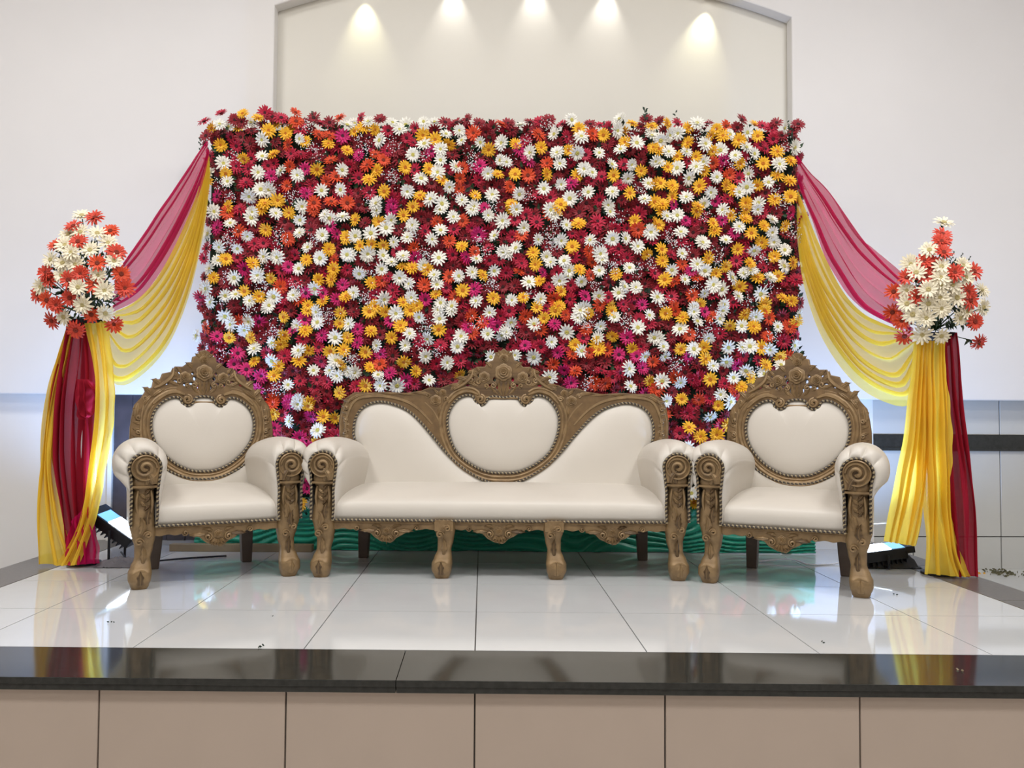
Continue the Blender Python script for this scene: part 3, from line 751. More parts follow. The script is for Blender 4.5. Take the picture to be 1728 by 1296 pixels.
def gerbera_geo(seed, dense=False):
    """unit gerbera (radius 1) facing +z: petals, then eye"""
    rr = random.Random(seed); b = MB(); n = rr.choice((13, 15, 16))
    vs, fs = petal_rows(n, .12, 1.0, .15, .16, rr, 0, -.10 * (seed % 3)); b.add(vs, fs)
    vs, fs = petal_rows(n - 1, .10, .80 if not dense else .88, .14, .24, rr, .05); b.add(vs, fs)
    if dense: vs, fs = petal_rows(n - 3, .08, .55, .12, .26, rr, .10); b.add(vs, fs)
    b.add([(0, 0, -.28)] + [(.2 * cos(k * pi / 3), .2 * sin(k * pi / 3), .0) for k in range(6)], [(0, 1 + (k + 1) % 6, 1 + k) for k in range(6)])
    e = MB(); m = 8
    rows = [[(r * cos(2 * pi * k / m), r * sin(2 * pi * k / m), h) for k in range(m)] for r, h in ((.24, .05), (.23, .16), (.13, .20), (.03, .16))]
    e.grid(rows, 0, True, None, False); e.add(rows[-1], [tuple(range(m))])
    return b, e
GEO = [gerbera_geo(s, s % 2 == 0) for s in range(6)]
FM = {}
def flower_mesh(kind, v):
    if (kind, v) not in FM:
        b = MB(); b.add(GEO[v][0].v, GEO[v][0].f, 0); b.add(GEO[v][1].v, GEO[v][1].f, 1)
        me = bpy.data.meshes.new('gerbera'); me.from_pydata(b.v, [], b.f); me.materials.append(PET[kind]); me.materials.append(CEN[kind])
        me.polygons.foreach_set('material_index', b.m); me.update(); FM[(kind, v)] = me
    return FM[(kind, v)]

TILES = [
 (330, 180, 6.646, "p29,8 p10,17 w27,20 y53,8 y70,13 p78,7 r44,15 r52,17 r86,12 p96,13 o112,7 o113,17 r133,13 r150,18 o162,13 w170,21 y82,27 w75,37 y101,30 r63,28 p118,26 w117,36 y123,39 o138,32 o150,33 y149,42 m165,33 y28,43 p46,44 r62,42 r90,40 o104,43 p107,53 p118,54 y170,49 r12,33 p17,55 p62,58 y54,58 w75,56 y87,54 w31,64 p46,67 y34,75 p60,70 p81,66 p88,64 o105,67 w70,74 w96,72 w114,77 m123,70 y136,70 o152,61 w164,71 w16,76 y13,84 w36,84 p57,86 m85,78 o103,89 o147,84 o158,79 w141,94 w163,93 m12,96 m25,101 w60,100 w73,93 w83,93 y92,105 m124,98 y78,109 o152,107 o170,108 o133,108 w119,112 y37,112 r10,107 g27,86 g44,57 g37,100 g125,22 g128,45 g135,50 g104,100 g114,103 g84,88"),
 (590, 180, 6.646, "p13,13 w21,17 r34,15 w48,18 y16,23 y6,28 y28,26 p43,27 w56,26 p74,24 w83,17 r107,18 r132,15 r145,19 o169,20 r22,35 w34,38 y82,32 p71,41 r95,26 w84,42 y96,37 w108,31 w123,27 y112,42 w126,38 o139,30 w147,40 y156,48 w171,41 r153,28 p64,35 y1,50 m11,55 o29,54 p42,50 r52,48 o38,60 w71,54 m92,50 p86,56 w102,48 w102,60 r115,55 w169,60 o20,66 y31,72 y62,68 p73,71 y89,70 w99,74 w80,81 y104,83 o126,69 w119,68 m146,67 w155,75 y166,76 p10,80 p22,96 y22,82 r33,85 r92,86 w112,90 o124,80 o123,92 p145,82 w65,95 y39,95 p47,102 y79,100 w91,104 y141,100 w160,99 w126,105 w30,109 m48,109 y71,112 w103,109 w139,112 r100,97 o80,106 r10,97 g12,36 g18,46 g49,40 g82,54 g46,75 g49,82 g137,54 g137,64 g120,103 g162,108 g140,107 g22,104"),
 (850, 180, 6.646, "w19,21 r36,27 o39,32 r50,16 p66,20 w76,15 y84,25 r97,20 w57,31 w87,34 p70,34 o99,31 y112,32 w130,14 w127,27 y144,19 r160,15 y166,22 w166,33 w1,40 y13,42 y42,46 r61,41 w30,52 w60,52 y73,49 w82,52 p92,54 w107,52 w131,48 y136,40 w149,41 y168,46 r117,42 m17,48 m27,61 o49,64 w63,64 p75,62 w90,70 w99,74 w121,65 p135,65 w143,65 r153,59 w170,61 w3,62 r5,67 y13,76 o27,77 y48,76 y82,77 y123,77 y154,72 w139,80 p110,79 r37,78 p98,83 m76,86 w64,87 w45,92 w17,98 o7,90 p52,102 w74,103 w95,96 w122,96 p131,89 y141,97 w162,86 y170,86 w158,104 y169,107 y9,109 p107,104 r133,105 w118,110 y64,110 p39,100 r60,80 r88,85 g24,38 g80,44 g4,59 g27,100 g84,100 g155,92 g52,20 g140,33"),
 (1110, 180, 6.646, "y10,19 p22,20 w44,19 y34,24 r55,20 o76,22 r94,15 p117,22 w142,24 w13,32 w23,30 r6,28 y66,25 y73,33 w81,31 y59,32 y91,38 w100,29 y112,33 p129,36 r139,33 y1,48 w3,38 r20,42 y34,41 w53,42 y62,50 w70,49 w99,46 p115,43 p120,47 w108,53 y134,51 w153,46 w12,51 y22,56 w32,51 y43,56 r54,53 m73,60 w87,55 p95,57 y92,64 y118,64 w136,65 y149,61 w2,64 y11,68 p34,62 w22,69 w43,68 w52,62 y52,72 o62,63 o80,77 w66,79 p67,70 w102,75 p91,80 y134,78 r120,74 r106,73 w34,80 y76,88 y47,89 p53,87 y84,94 y112,88 w124,85 y148,83 w91,96 w100,90 y3,86 y16,89 y17,101 w60,96 r42,95 w32,102 m65,106 p78,104 r110,99 r121,97 y99,108 w113,108 y131,104 y149,101 w52,108 p157,107 y5,110 m17,110 y45,112 r20,77 g55,24 g42,34 g83,63 g102,62 g134,95 g141,108 g143,45"),
 (330, 350, 6.646, "w20,5 o36,6 w23,7 p50,3 w64,5 y74,2 w90,7 y105,6 w120,3 o132,2 w145,9 w165,11 r16,17 m25,23 w39,18 o49,27 w62,12 r68,22 y79,25 o103,36 r100,16 r106,24 w117,14 r129,18 r130,25 w117,29 m152,21 m158,30 w142,31 y170,34 w14,30 w27,44 w58,32 w47,46 p66,41 p76,40 r50,17 w126,45 y149,47 o156,59 w170,53 p13,46 p10,57 w25,60 p47,56 y34,58 y64,63 w77,55 p91,46 w92,56 p112,53 y124,59 w140,57 w16,69 y20,79 m54,69 p61,81 w70,76 w44,79 r84,67 p97,70 m104,67 w116,69 r128,68 r137,69 y155,69 p170,70 y85,79 y138,81 y153,81 w134,91 m165,87 p112,84 p98,85 r122,82 o95,89 w12,91 r33,84 y55,94 w45,98 y71,100 w33,99 w17,106 w61,105 w88,100 w82,110 p98,101 w110,99 o117,104 m124,96 m142,96 y143,106 y126,110 m158,103 y169,100 r43,110 p6,100 r22,95 w150,12 r32,72 g36,30 g38,38 g93,31 g94,38 g73,86 g78,90 g109,91 g114,92 g133,37 g30,105 g72,68 g33,78"),
 (590, 350, 6.646, "w31,4 m47,3 y70,2 w102,3 w137,3 w155,9 m151,1 y60,9 y33,16 w46,14 w71,20 o98,16 w116,11 o127,15 r143,16 r163,15 w172,15 y7,14 r18,18 w6,32 w24,29 w41,23 r35,31 r52,26 p84,27 w102,26 w92,36 w65,34 w50,39 y25,41 y38,42 o72,45 r75,33 o112,38 y126,44 p117,25 p137,23 m145,30 w163,32 o140,50 p156,46 y12,43 w20,52 w2,54 w37,54 r28,60 r13,60 w47,62 p53,50 m73,57 w60,55 y59,67 y70,68 w82,65 w100,57 p115,53 m130,56 p130,59 w142,58 p157,59 p168,58 w172,50 w11,74 w36,69 y24,85 w56,79 p43,78 w95,76 w98,87 w67,86 y87,70 w122,77 o112,78 r117,65 r105,66 w137,73 y149,76 w162,71 r127,67 o84,87 p108,90 p99,90 o36,82 r35,88 p49,93 w5,96 p29,98 w38,103 p50,104 w70,101 y60,107 y75,110 m85,103 y97,98 y127,93 o118,100 m140,92 w142,105 y161,102 w102,107 w115,111 r5,110 r8,88 r150,92 y29,111 p165,75 g70,27 g70,22 g82,52 g87,57 g20,99 g20,106 g24,72 g146,36 g155,84 g160,86 g152,48"),
 (850, 350, 6.646, "y9,2 w14,2 p25,8 w2,13 p12,14 p37,17 w52,3 y60,3 w57,8 r71,5 r85,5 o50,9 w119,5 p105,16 y147,15 p152,7 y170,17 w22,23 w70,20 y84,19 p104,24 p77,30 p87,33 r106,32 p125,24 p138,23 o151,25 w165,28 p10,33 o20,31 w38,36 w64,37 y77,44 w97,37 w122,35 w136,35 w150,44 y160,52 p165,38 w4,51 w14,46 y33,51 r48,44 w48,55 w53,62 w68,60 r60,50 w108,52 w110,59 p117,47 p128,47 o95,49 o100,61 p78,56 p139,56 p14,57 p20,63 y36,64 o17,73 p3,73 w73,71 w71,77 y85,70 p60,73 m43,73 w87,83 o97,76 w107,71 y126,75 w141,68 p169,74 w28,84 y40,83 w63,82 y64,94 p75,87 p51,90 w135,89 w148,90 w129,96 p144,98 w107,99 m91,100 p118,101 w9,104 y22,101 w41,103 o56,101 o58,107 p75,103 y62,111 o107,109 y119,111 p134,109 m155,109 w172,101 r13,88 y37,112 r110,66 r90,45 r118,83 r118,25 w90,112 g52,30 g53,36 g55,42 g60,20 g100,41 g106,43 g130,12 g126,64 g122,66 g104,87 g30,96 g165,62 g153,68"),
 (1110, 350, 6.646, "y4,3 w10,10 w22,9 y43,4 m31,15 w73,3 y81,9 y98,13 y99,2 w112,2 p117,7 m72,14 r106,13 y119,21 w128,14 m148,6 r133,7 w91,22 m86,29 y105,29 y64,27 y1,20 w26,28 w128,28 y142,21 m162,13 r143,31 w131,39 y117,39 w160,35 w50,40 w76,37 p27,38 r50,23 r40,28 w108,48 y90,47 w142,48 y4,47 p15,54 w27,52 r39,54 y56,57 r73,50 y131,55 y151,62 w16,70 y5,60 o27,64 w44,64 w53,71 m38,71 y65,74 y76,66 p88,60 y103,63 p118,68 r130,66 w141,66 y8,81 w30,81 o44,78 o19,84 w83,79 w96,74 w104,72 y112,79 p142,82 y135,77 w126,79 p155,82 w62,87 w73,92 y92,88 w52,96 w90,100 w115,97 r30,92 p15,100 p4,91 w2,101 o38,99 r75,100 p62,99 y120,108 y140,102 y150,105 o18,110 y47,108 w74,109 w40,112 p85,107 p149,110 r131,100 r100,90 y62,18 g12,32 g20,38 g30,46 g55,8 g87,8 g118,56 g42,88 g150,22 g155,28 g65,63 g125,90 g105,104 g8,107 g67,50"),
 (330, 520, 6.646, "r14,7 w33,9 r46,6 w80,1 o50,15 w60,15 w55,24 m71,15 y99,10 m122,13 y125,3 w136,4 w137,16 y163,5 y162,17 w172,18 r108,3 w40,18 o12,22 m24,32 y38,33 y62,33 w114,19 y123,25 m109,26 m142,31 w157,33 w66,46 y100,30 y95,40 w86,39 p19,50 m47,51 p80,50 y66,60 y93,65 w86,59 p100,54 w116,48 y127,47 y116,59 p120,35 p138,44 y151,48 y166,47 p141,59 w157,59 y164,63 w172,71 m43,63 m57,69 m74,76 y88,76 r109,70 w132,70 w151,70 w159,76 p117,82 p136,80 p148,83 r165,83 w104,86 m70,91 o86,103 m105,103 w116,103 y127,105 y162,95 r120,94 r135,99 r147,93 r158,107 r50,36 r73,35 r69,27 y171,33 w1,31 r14,31 g90,22 g85,30 g30,47 g90,87 g92,92 g147,12 g145,5 g60,2 g172,55"),
 (590, 520, 6.646, "y22,4 y40,4 w52,6 y68,3 w78,10 w100,2 w114,3 w101,12 y100,24 w1,19 m9,24 y24,26 m46,15 y57,20 p68,15 y47,33 w67,29 m9,39 w31,42 y18,49 m35,52 w62,42 p78,37 w88,34 p114,30 o136,8 p130,20 o137,28 m133,22 w157,5 o150,16 m156,16 m165,20 w155,29 w170,30 w125,32 w121,43 w85,54 w109,61 p102,42 p130,49 w158,55 r146,50 r160,41 p145,34 y61,60 y74,71 o34,63 y23,67 w5,72 m45,73 w32,75 w35,87 w53,87 m63,81 p73,85 w89,81 y123,74 p124,59 p137,65 y18,87 p8,88 r103,73 r75,50 r48,53 r45,43 r26,15 r15,33 p97,62 r105,80 p170,8 r125,15 r11,60 r5,5 g85,24 g86,18 g80,45 g95,47 g141,18 g2,57"),
 (850, 520, 6.646, "p6,3 o24,9 y45,11 y58,3 p47,1 o69,8 p77,2 w86,3 w83,10 y95,6 y121,3 w124,10 w163,8 p3,12 w8,16 w2,27 w34,18 m57,18 w71,27 p80,18 w108,20 p152,13 p163,17 w150,22 m139,33 y122,31 w169,33 w106,33 y104,40 w53,38 p70,41 p89,34 o92,24 p17,42 p30,43 m24,42 p42,43 w34,55 m61,50 o77,52 y80,41 w87,48 o55,63 m68,69 o80,71 w52,78 r93,62 m75,84 p109,71 r113,60 m129,52 y144,45 m149,54 w158,54 m155,67 w140,68 p130,73 o100,84 o113,84 w142,88 y163,81 o168,92 m159,95 r125,92 r144,79 p122,77 w13,53 r140,2 r25,27 o41,24 r35,33 r12,32 r150,33 o96,50 o167,60 r64,85 y107,47 o116,47 g96,80 g90,88 g93,16 g96,18 g136,12 g138,18 g9,26"),
 (1110, 520, 6.646, "w40,4 m52,4 o20,3 y9,6 y28,11 w44,15 w69,12 w73,2 y97,7 o60,10 y81,19 w94,20 w110,9 y120,2 y107,21 o124,11 w134,21 r140,8 o148,21 y155,15 w158,8 r12,18 w25,24 o35,30 p70,28 w57,33 w1,34 r15,33 w6,43 w8,54 y26,46 w40,46 y52,44 m34,54 w79,44 w94,44 w103,43 y116,44 o123,32 w126,46 r93,33 r140,30 p141,37 p154,32 w153,42 y137,54 o147,54 p95,53 p112,59 m89,64 w77,60 w62,65 y53,57 y121,64 w138,64 w99,70 y104,78 w85,78 w119,74 y94,89 r64,50 r73,70 r43,62 r3,69 w5,82 o20,78 w25,83 p40,80 y59,80 p75,85 p46,78 o85,91 o93,99 w70,97 w81,105 y68,109 y27,102 o46,102 w9,104 p58,102 r57,91 r15,95 r5,58 o0,90 g20,62 g22,68 g47,28 g60,20 g113,70 g70,5 g131,31"),
 (430, 680, 6.48, "w47,1 m37,1 y58,3 o20,2 y20,12 p30,13 w38,20 m21,28 r35,31 r47,10 m62,14 y75,15 y88,16 r80,5 r90,2 w69,30 m49,38 r56,26 r76,22 r50,17 p82,27 y68,44 p74,38 r58,35 m61,49 p89,37 r28,38 m59,78 m53,86 m57,94 y51,111 w63,110 w70,90 y69,99"),
 (1090, 660, 6.48, "w22,11 y39,9 o58,9 w81,4 w91,13 y80,17 o10,4 w70,28 r37,23 r52,26 p45,24 y47,40 p37,46 y60,50 y78,48 p82,38 y90,37 r67,57 w46,62 y46,94 w50,112 y61,104 p40,106 p63,115 r86,27 r68,9 r57,38 r66,39 r80,57 r27,38 r29,4 p100,3")]
FW_Y = 4.97
def wall_y(x): return FW_Y - .045 * x
def on_flower_wall(px, py, off=0.0):
    p = at(px, py, FW_Y)
    for _ in range(3): p = at(px, py, wall_y(p.x) - off)
    return p
spots, gyps = [], []
for (ox, oy, s, txt) in TILES:
    for tok in txt.split():
        k = tok[0]; a, c_ = tok[1:].split(','); px = ox + float(a) * 10 / s; py = oy + float(c_) * 10 / s
        if k == 'g': gyps.append((px, py)); continue
        if any(q[0] == k and (q[1] - px) ** 2 + (q[2] - py) ** 2 < 40 for q in spots): continue
        spots.append((k, px, py, 1))
def fill(lo, hi, tries, mind, kinds):
    cell = {}
    def key(x, y): return (int(x // mind), int(y // mind))
    for q in spots: cell.setdefault(key(q[1], q[2]), []).append(q)
    for _ in range(tries):
        x = rnd.uniform(lo[0], hi[0]); y = rnd.uniform(lo[1], hi[1]); kx, ky = key(x, y)
        if any((q[1] - x) ** 2 + (q[2] - y) ** 2 < mind * mind for i in (-1, 0, 1) for j in (-1, 0, 1) for q in cell.get((kx + i, ky + j), [])): continue
        q = (rnd.choice(kinds), x, y, 0); spots.append(q); cell.setdefault((kx, ky), []).append(q)
fill((342, 206), (1350, 222), 1500, 12.5, 'rrrwpy')
fill((342, 206), (1350, 690), 26000, 13.4, 'rrrrrp')
fill((346, 600), (1346, 858), 9000, 16.0, 'rrwypmo')
fw = thing('flower_wall', 'tall backdrop wall packed with red, white, yellow and magenta gerberas behind the seats', 'flower wall', (0.11, FW_Y, 0))
Minv = Matrix.Translation((-.11, -FW_Y, 0))
b = MB(); b.prism([(-1.675, wall_y(-1.675) + .06), (1.905, wall_y(1.905) + .06), (1.905, wall_y(1.905) + .10), (-1.675, wall_y(-1.675) + .10)], .04, 2.555, 0, Minv); b.build('backing_board', M_board, fw, False)
b = MB()
for x in (-1.62, -.5, .7, 1.85): b.box((x - .02, wall_y(x) + .10, .0), (x + .02, wall_y(x) + .14, 2.50), 0, Minv)
for z in (.10, 1.3, 2.47): b.prism([(-1.63, wall_y(-1.63) + .10), (1.86, wall_y(1.86) + .10), (1.86, wall_y(1.86) + .13), (-1.63, wall_y(-1.63) + .13)], z, z + .03, 0, Minv)
b.build('support_frame', M_black, fw, False)
placed = []
for (k, px, py, front) in spots:
    r = rnd.uniform(.041, .051) if k in 'wy' else rnd.uniform(.042, .054)
    if k == 'w' and rnd.random() < .25: r = .055
    dep = {'w': .035, 'y': .030, 'o': .020, 'm': .022, 'p': .010, 'r': .0}[k] * front + rnd.uniform(0, .014) - (0 if front else .018)
    p = on_flower_wall(px, py, dep)
    edge = min(px - 340, 1352 - px, py - 196)
    d = Vector((rnd.gauss(0, .42), -1, rnd.gauss(-.02, .42)))
    if px < 360: d.x -= .7
    if px > 1336: d.x += .7
    if py < 214: d.z += .6
    q = d.to_track_quat('Z', 'Y').to_matrix().to_4x4() @ Matrix.Rotation(rnd.uniform(0, 6.28), 4, 'Z')
    placed.append((k, rnd.randrange(6), Minv @ Matrix.Translation(p) @ q @ Matrix.Scale(r, 4), r + .03 * front * (k in 'wyo'), py))
order = sorted(range(len(placed)), key=lambda i: -placed[i][3])
singles = set(order[:300])
kinds = list('wyompr'); rest = MB()
for i, (k, v, M, r, py) in enumerate(placed):
    if i in singles:
        o = bpy.data.objects.new('flower', flower_mesh(k, v)); C.objects.link(o); o.parent = fw; o.matrix_local = M
    else:
        ki = kinds.index(k) * 2; rest.add(GEO[v][0].v, GEO[v][0].f, ki, M); rest.add(GEO[v][1].v, GEO[v][1].f, ki + 1, M)
def fast_build(b, name, mats, parent=None, smooth=False):
    me = bpy.data.meshes.new(name); me.from_pydata(b.v, [], b.f)
    for m in mats: me.materials.append(m)
    me.polygons.foreach_set('material_index', b.m); me.update()
    o = bpy.data.objects.new(name, me); C.objects.link(o)
    if parent: o.parent = parent
    return o
o = fast_build(rest, 'packed_flowers', [m for k in kinds for m in (PET[k], CEN[k])], fw); o['kind'] = 'stuff'
# foliage between the flowers
b = MB()
def leaf_tri(b, p, d, L, wd, mi=0):
    d = d.normalized(); s_ = d.cross(Vector((0, 1, 0)) if abs(d.y) < .8 else Vector((1, 0, 0))).normalized(); n = s_.cross(d)
    b.add([p, p + d * L * .5 + s_ * wd, p + d * L, p + d * L * .5 - s_ * wd, p + d * L * .5 + n * wd * .3], [(0, 1, 4), (1, 2, 4), (2, 3, 4), (3, 0, 4)], mi)
for _ in range(5200):
    x = rnd.uniform(-1.69, 1.92); z = rnd.uniform(.20, 2.57); p = Minv @ Vector((x, wall_y(x) + rnd.uniform(.0, .05), z))
    leaf_tri(b, p, Vector((rnd.gauss(0, 1), -.5 - rnd.random() * .5, rnd.gauss(0, 1))), rnd.uniform(.03, .06), rnd.uniform(.008, .016), rnd.randrange(2))
for px, py, n in ((1089, 182, 16), (1140, 188, 8), (1030, 210, 8), (1018, 205, 6), (444, 190, 6), (432, 188, 6), (529, 186, 5), (1335, 225, 14), (1328, 205, 8), (338, 232, 6)):
    base = on_flower_wall(px, py + 22, .02); tip = on_flower_wall(px, py, .02)
    for k in range(n):
        t = k / n; p = Minv @ base.lerp(tip, t); leaf_tri(b, p, Vector((rnd.uniform(-1, 1), rnd.uniform(-.3, .3), rnd.uniform(.1, 1))), .022, .005, 1)
o = fast_build(b, 'foliage', [M_leaf, M_leaf2], fw); o['kind'] = 'stuff'
# baby's breath
b = MB()
def blob(b, p, r):
    b.add([p + Vector(q) * r for q in ((0, 0, 1), (1, 0, 0), (0, 1, 0), (-1, 0, 0), (0, -1, 0), (0, 0, -1))], [(0, 1, 2), (0, 2, 3), (0, 3, 4), (0, 4, 1), (5, 2, 1), (5, 3, 2), (5, 4, 3), (5, 1, 4)])
for (px, py) in gyps:
    c_ = on_flower_wall(px, py, .065)
    for _ in range(38):
        q = Vector((rnd.gauss(0, .024), rnd.uniform(-.012, .03), rnd.gauss(0, .024))); blob(b, Minv @ (c_ + q), rnd.uniform(.0028, .0044))
o = fast_build(b, 'babys_breath', [M_gyp], fw); o['kind'] = 'stuff'

# green satin skirt under the flowers
def pleat_grid(L, R_, nu, nv, fold):
    pass
b = MB(); rows = []
nx, nz = 200, 56
for j in range(nz + 1):
    v = j / nz; z = .30 * v; row = []
    for i in range(nx + 1):
        u = i / nx; x = -1.72 + 3.70 * u
        f = v * 9 + 2.6 * noise.noise(Vector((u * 6, v * 1.6, 0))) + .9 * sin(u * 12 + 1.5 * sin(u * 31))
        dy = -.020 * (abs(sin(f * pi / 1.0)) ** .8) - .020 * (1 - v) - .012 * noise.noise(Vector((u * 12, v * 3, 5)))
        row.append((x, wall_y(x) + .045 + dy, z + .004 + .010 * sin(u * 11) * v))
    rows.append(row)
b.grid(rows); tag(b.build('green_skirt', M_green), 'emerald green satin cloth with level pleats along the foot of the flower wall', 'cloth')
b = MB(); b.box((-.42, -.03, 0), (.42, .03, .042)); o = bevel(b.build('wooden_plank', M_plank, None, False), .003); o.location = (-1.42, 5.0, 0); o.rotation_euler = (0, 0, -.04)
tag(o, 'low wooden plank on the floor behind the left throne chair', 'plank')

# ------------------------------------------------------------------ drapes
def cloth(name, top, bot, Yt, Yb, n, mtl, parent, folds=9, over=1.5, amp=.018, nu=60, nv=150, calm=None, ruffle=0, seed=0, vertical=False):
    """voile panel between two edge curves given as (px, py) with a depth at either end"""
    def curve(E, m):
        P = []
        for i, (x, y) in enumerate(E):
            t = i / (len(E) - 1); P.append(at(x, y, Yt + (Yb - Yt) * t))
        return catn(P, m)
    A = curve(top, nu); Bc = curve(bot, nu); rows = []
    for i in range(nu):
        t = i / (nu - 1); row = []
        for j in range(nv):
            v = j / (nv - 1)
            env = 1.0
            if calm: env = min(1, (abs(v - calm) / .28)) ** 1.5 * .9 + .1
            ph = 2 * pi * (folds * v + .25 * noise.noise(Vector((v * 4, t * 1.4, seed))) * 3)
            w_ = v + over * env * sin(ph) / (2 * pi * folds); w_ = min(1.02, max(-.02, w_))
            if ruffle: w_ += ruffle * sin(t * 47 + seed) * max(0, v - .8) * 4
            p = A[i].lerp(Bc[i], w_); y = amp * env * cos(ph) * (.35 + .65 * sin(pi * min(max(t, .05), .95))) + .012 * noise.noise(Vector((v * 3, t * 5, seed + 9)))
            row.append((p.x, p.y + y, p.z))
        rows.append(row)
    b = MB(); b.grid(rows)
    return b.build(name, mtl, parent)
YW, YL, YR = 4.90, 4.50, 4.20
def grounded(o):
    for v in o.data.vertices:
        if v.co.z < .004: v.co.z = .004 + .004 * abs(noise.noise(v.co * 40))
    return o
def drape(label, group): return thing('drape', label, 'drape', (0, 0, 0), 0, group)
# left
d1 = drape('magenta voile drape swagged from the flower wall to the left stand, shade-tinted crimson tail', 'voile drapes beside the flower wall')
cloth('swag', [(350, 236), (312, 288), (262, 360), (196, 462)], [(352, 262), (330, 335), (287, 425), (240, 497), (188, 528)], 4.95, YL, 0, M_mag, d1, 6, 2.4, .03, calm=.46, seed=1)
grounded(cloth('tail', [(112, 540), (94, 640), (86, 760), (100, 860), (112, 948)], [(146, 540), (160, 630), (156, 720), (148, 840), (152, 948)], YL, YL, 0, M_mag_shade, d1, 4, 1.7, .035, seed=2))
grounded(cloth('tail', [(130, 640), (128, 700), (146, 708)], [(150, 640), (165, 660), (162, 694)], YL - .04, YL - .04, 0, M_mag_shade, d1, 3, 1.4, .015, nu=30, nv=50, seed=3))
grounded(cloth('tail', [(118, 880), (112, 925), (112, 954)], [(150, 850), (163, 910), (166, 951)], YL - .03, YL - .05, 0, M_mag, d1, 4, 2.0, .02, nu=30, nv=60, seed=4))
d2 = drape('yellow voile drape swagged from the flower wall to the left stand, looped tail', 'voile drapes beside the flower wall')
cloth('swag', [(352, 262), (328, 345), (284, 438), (236, 502), (186, 530)], [(354, 296), (341, 395), (316, 500), (277, 588), (222, 642), (188, 644), (172, 590), (168, 545)], 4.97, YL, 0, M_yel, d2, 7, 2.3, .035, seed=5)
grounded(cloth('tail', [(112, 556), (84, 650), (72, 750), (62, 850), (60, 952)], [(124, 556), (100, 690), (92, 800), (104, 880), (128, 954)], YL + .02, YL - .03, 0, M_yelt, d2, 3, 1.7, .03, seed=6))
grounded(cloth('tail', [(142, 545), (158, 650), (150, 760), (134, 880), (96, 955)], [(180, 545), (188, 620), (190, 690), (176, 780), (163, 860), (134, 953)], YL - .02, YL - .06, 0, M_yelt, d2, 2, 1.5, .03, ruffle=.03, seed=7))
# right
d3 = drape('magenta voile drape swagged from the flower wall to the right stand, shade-tinted crimson tail', 'voile drapes beside the flower wall')
cloth('swag', [(1344, 258), (1398, 328), (1452, 396), (1530, 470)], [(1346, 300), (1372, 372), (1408, 452), (1458, 522), (1540, 562)], 4.85, YR, 0, M_mag, d3, 6, 2.4, .03, calm=.46, seed=11)
grounded(cloth('tail', [(1588, 575), (1588, 700), (1596, 850), (1610, 972)], [(1618, 560), (1634, 700), (1650, 850), (1652, 980)], YR, YR - .02, 0, M_mag_shade, d3, 3, 1.7, .035, seed=12))
d4 = drape('yellow voile drape swagged from the flower wall to the right stand, split tail', 'voile drapes beside the flower wall')
cloth('swag', [(1346, 322), (1392, 440), (1446, 520), (1545, 566)], [(1346, 396), (1362, 490), (1398, 580), (1450, 648), (1502, 680), (1540, 680), (1554, 620), (1558, 575)], 4.86, YR, 0, M_yel, d4, 7, 2.3, .035, seed=13)
grounded(cloth('tail', [(1545, 575), (1535, 700), (1518, 800), (1502, 870), (1494, 914)], [(1572, 575), (1566, 700), (1562, 840), (1546, 922)], YR - .02, YR, 0, M_yelt, d4, 4, 1.7, .035, seed=14))
grounded(cloth('tail', [(1562, 575), (1560, 750), (1562, 880), (1554, 968)], [(1598, 575), (1600, 700), (1608, 850), (1620, 930), (1640, 974)], YR - .04, YR - .05, 0, M_yelt, d4, 4, 1.7, .035, ruffle=.03, seed=15))

# ------------------------------------------------------------------ bouquets on their cloth wrapped stands
VASE = (("w49,12 v60,14 v42,21 o73,25 w38,28 w62,27 w48,26 w71,35 o27,37 w35,37 v46,34 w56,41 w40,43 v78,43 w23,49 w33,52 w44,53 o62,52 w76,50 v19,60 w32,62 v48,61 w63,62 o82,61 o60,70 w46,72 w68,75 v85,73 w15,72 v22,66 v12,78 o20,83 v39,81 w50,87 o57,95 w34,97 v24,100 w69,94 o76,103 v44,108 v28,87 v38,66", 40, 340, (145, 470), YL),
        ("w46,8 v45,18 v44,24 w34,31 v46,33 v30,41 v38,43 w18,43 w44,45 w62,44 v71,49 v55,50 v15,54 v31,53 w23,50 w43,54 w43,60 w53,60 w33,64 w64,54 v66,66 w78,65 w15,65 v24,70 w43,71 w57,71 v68,73 w79,79 o4,66 o3,83 w15,76 w33,76 w44,80 w20,85 w31,88 w60,88 w65,83 v72,91 o11,90 o13,103 w28,102 w44,103 v75,108", 1500, 360, (1588, 490), YR))
def bmesh_of(key, g, m):
    if key not in FM:
        me = bpy.data.meshes.new(key[0]); me.from_pydata(g.v, [], g.f); me.materials.append(m); me.update(); FM[key] = me
    return FM[key]
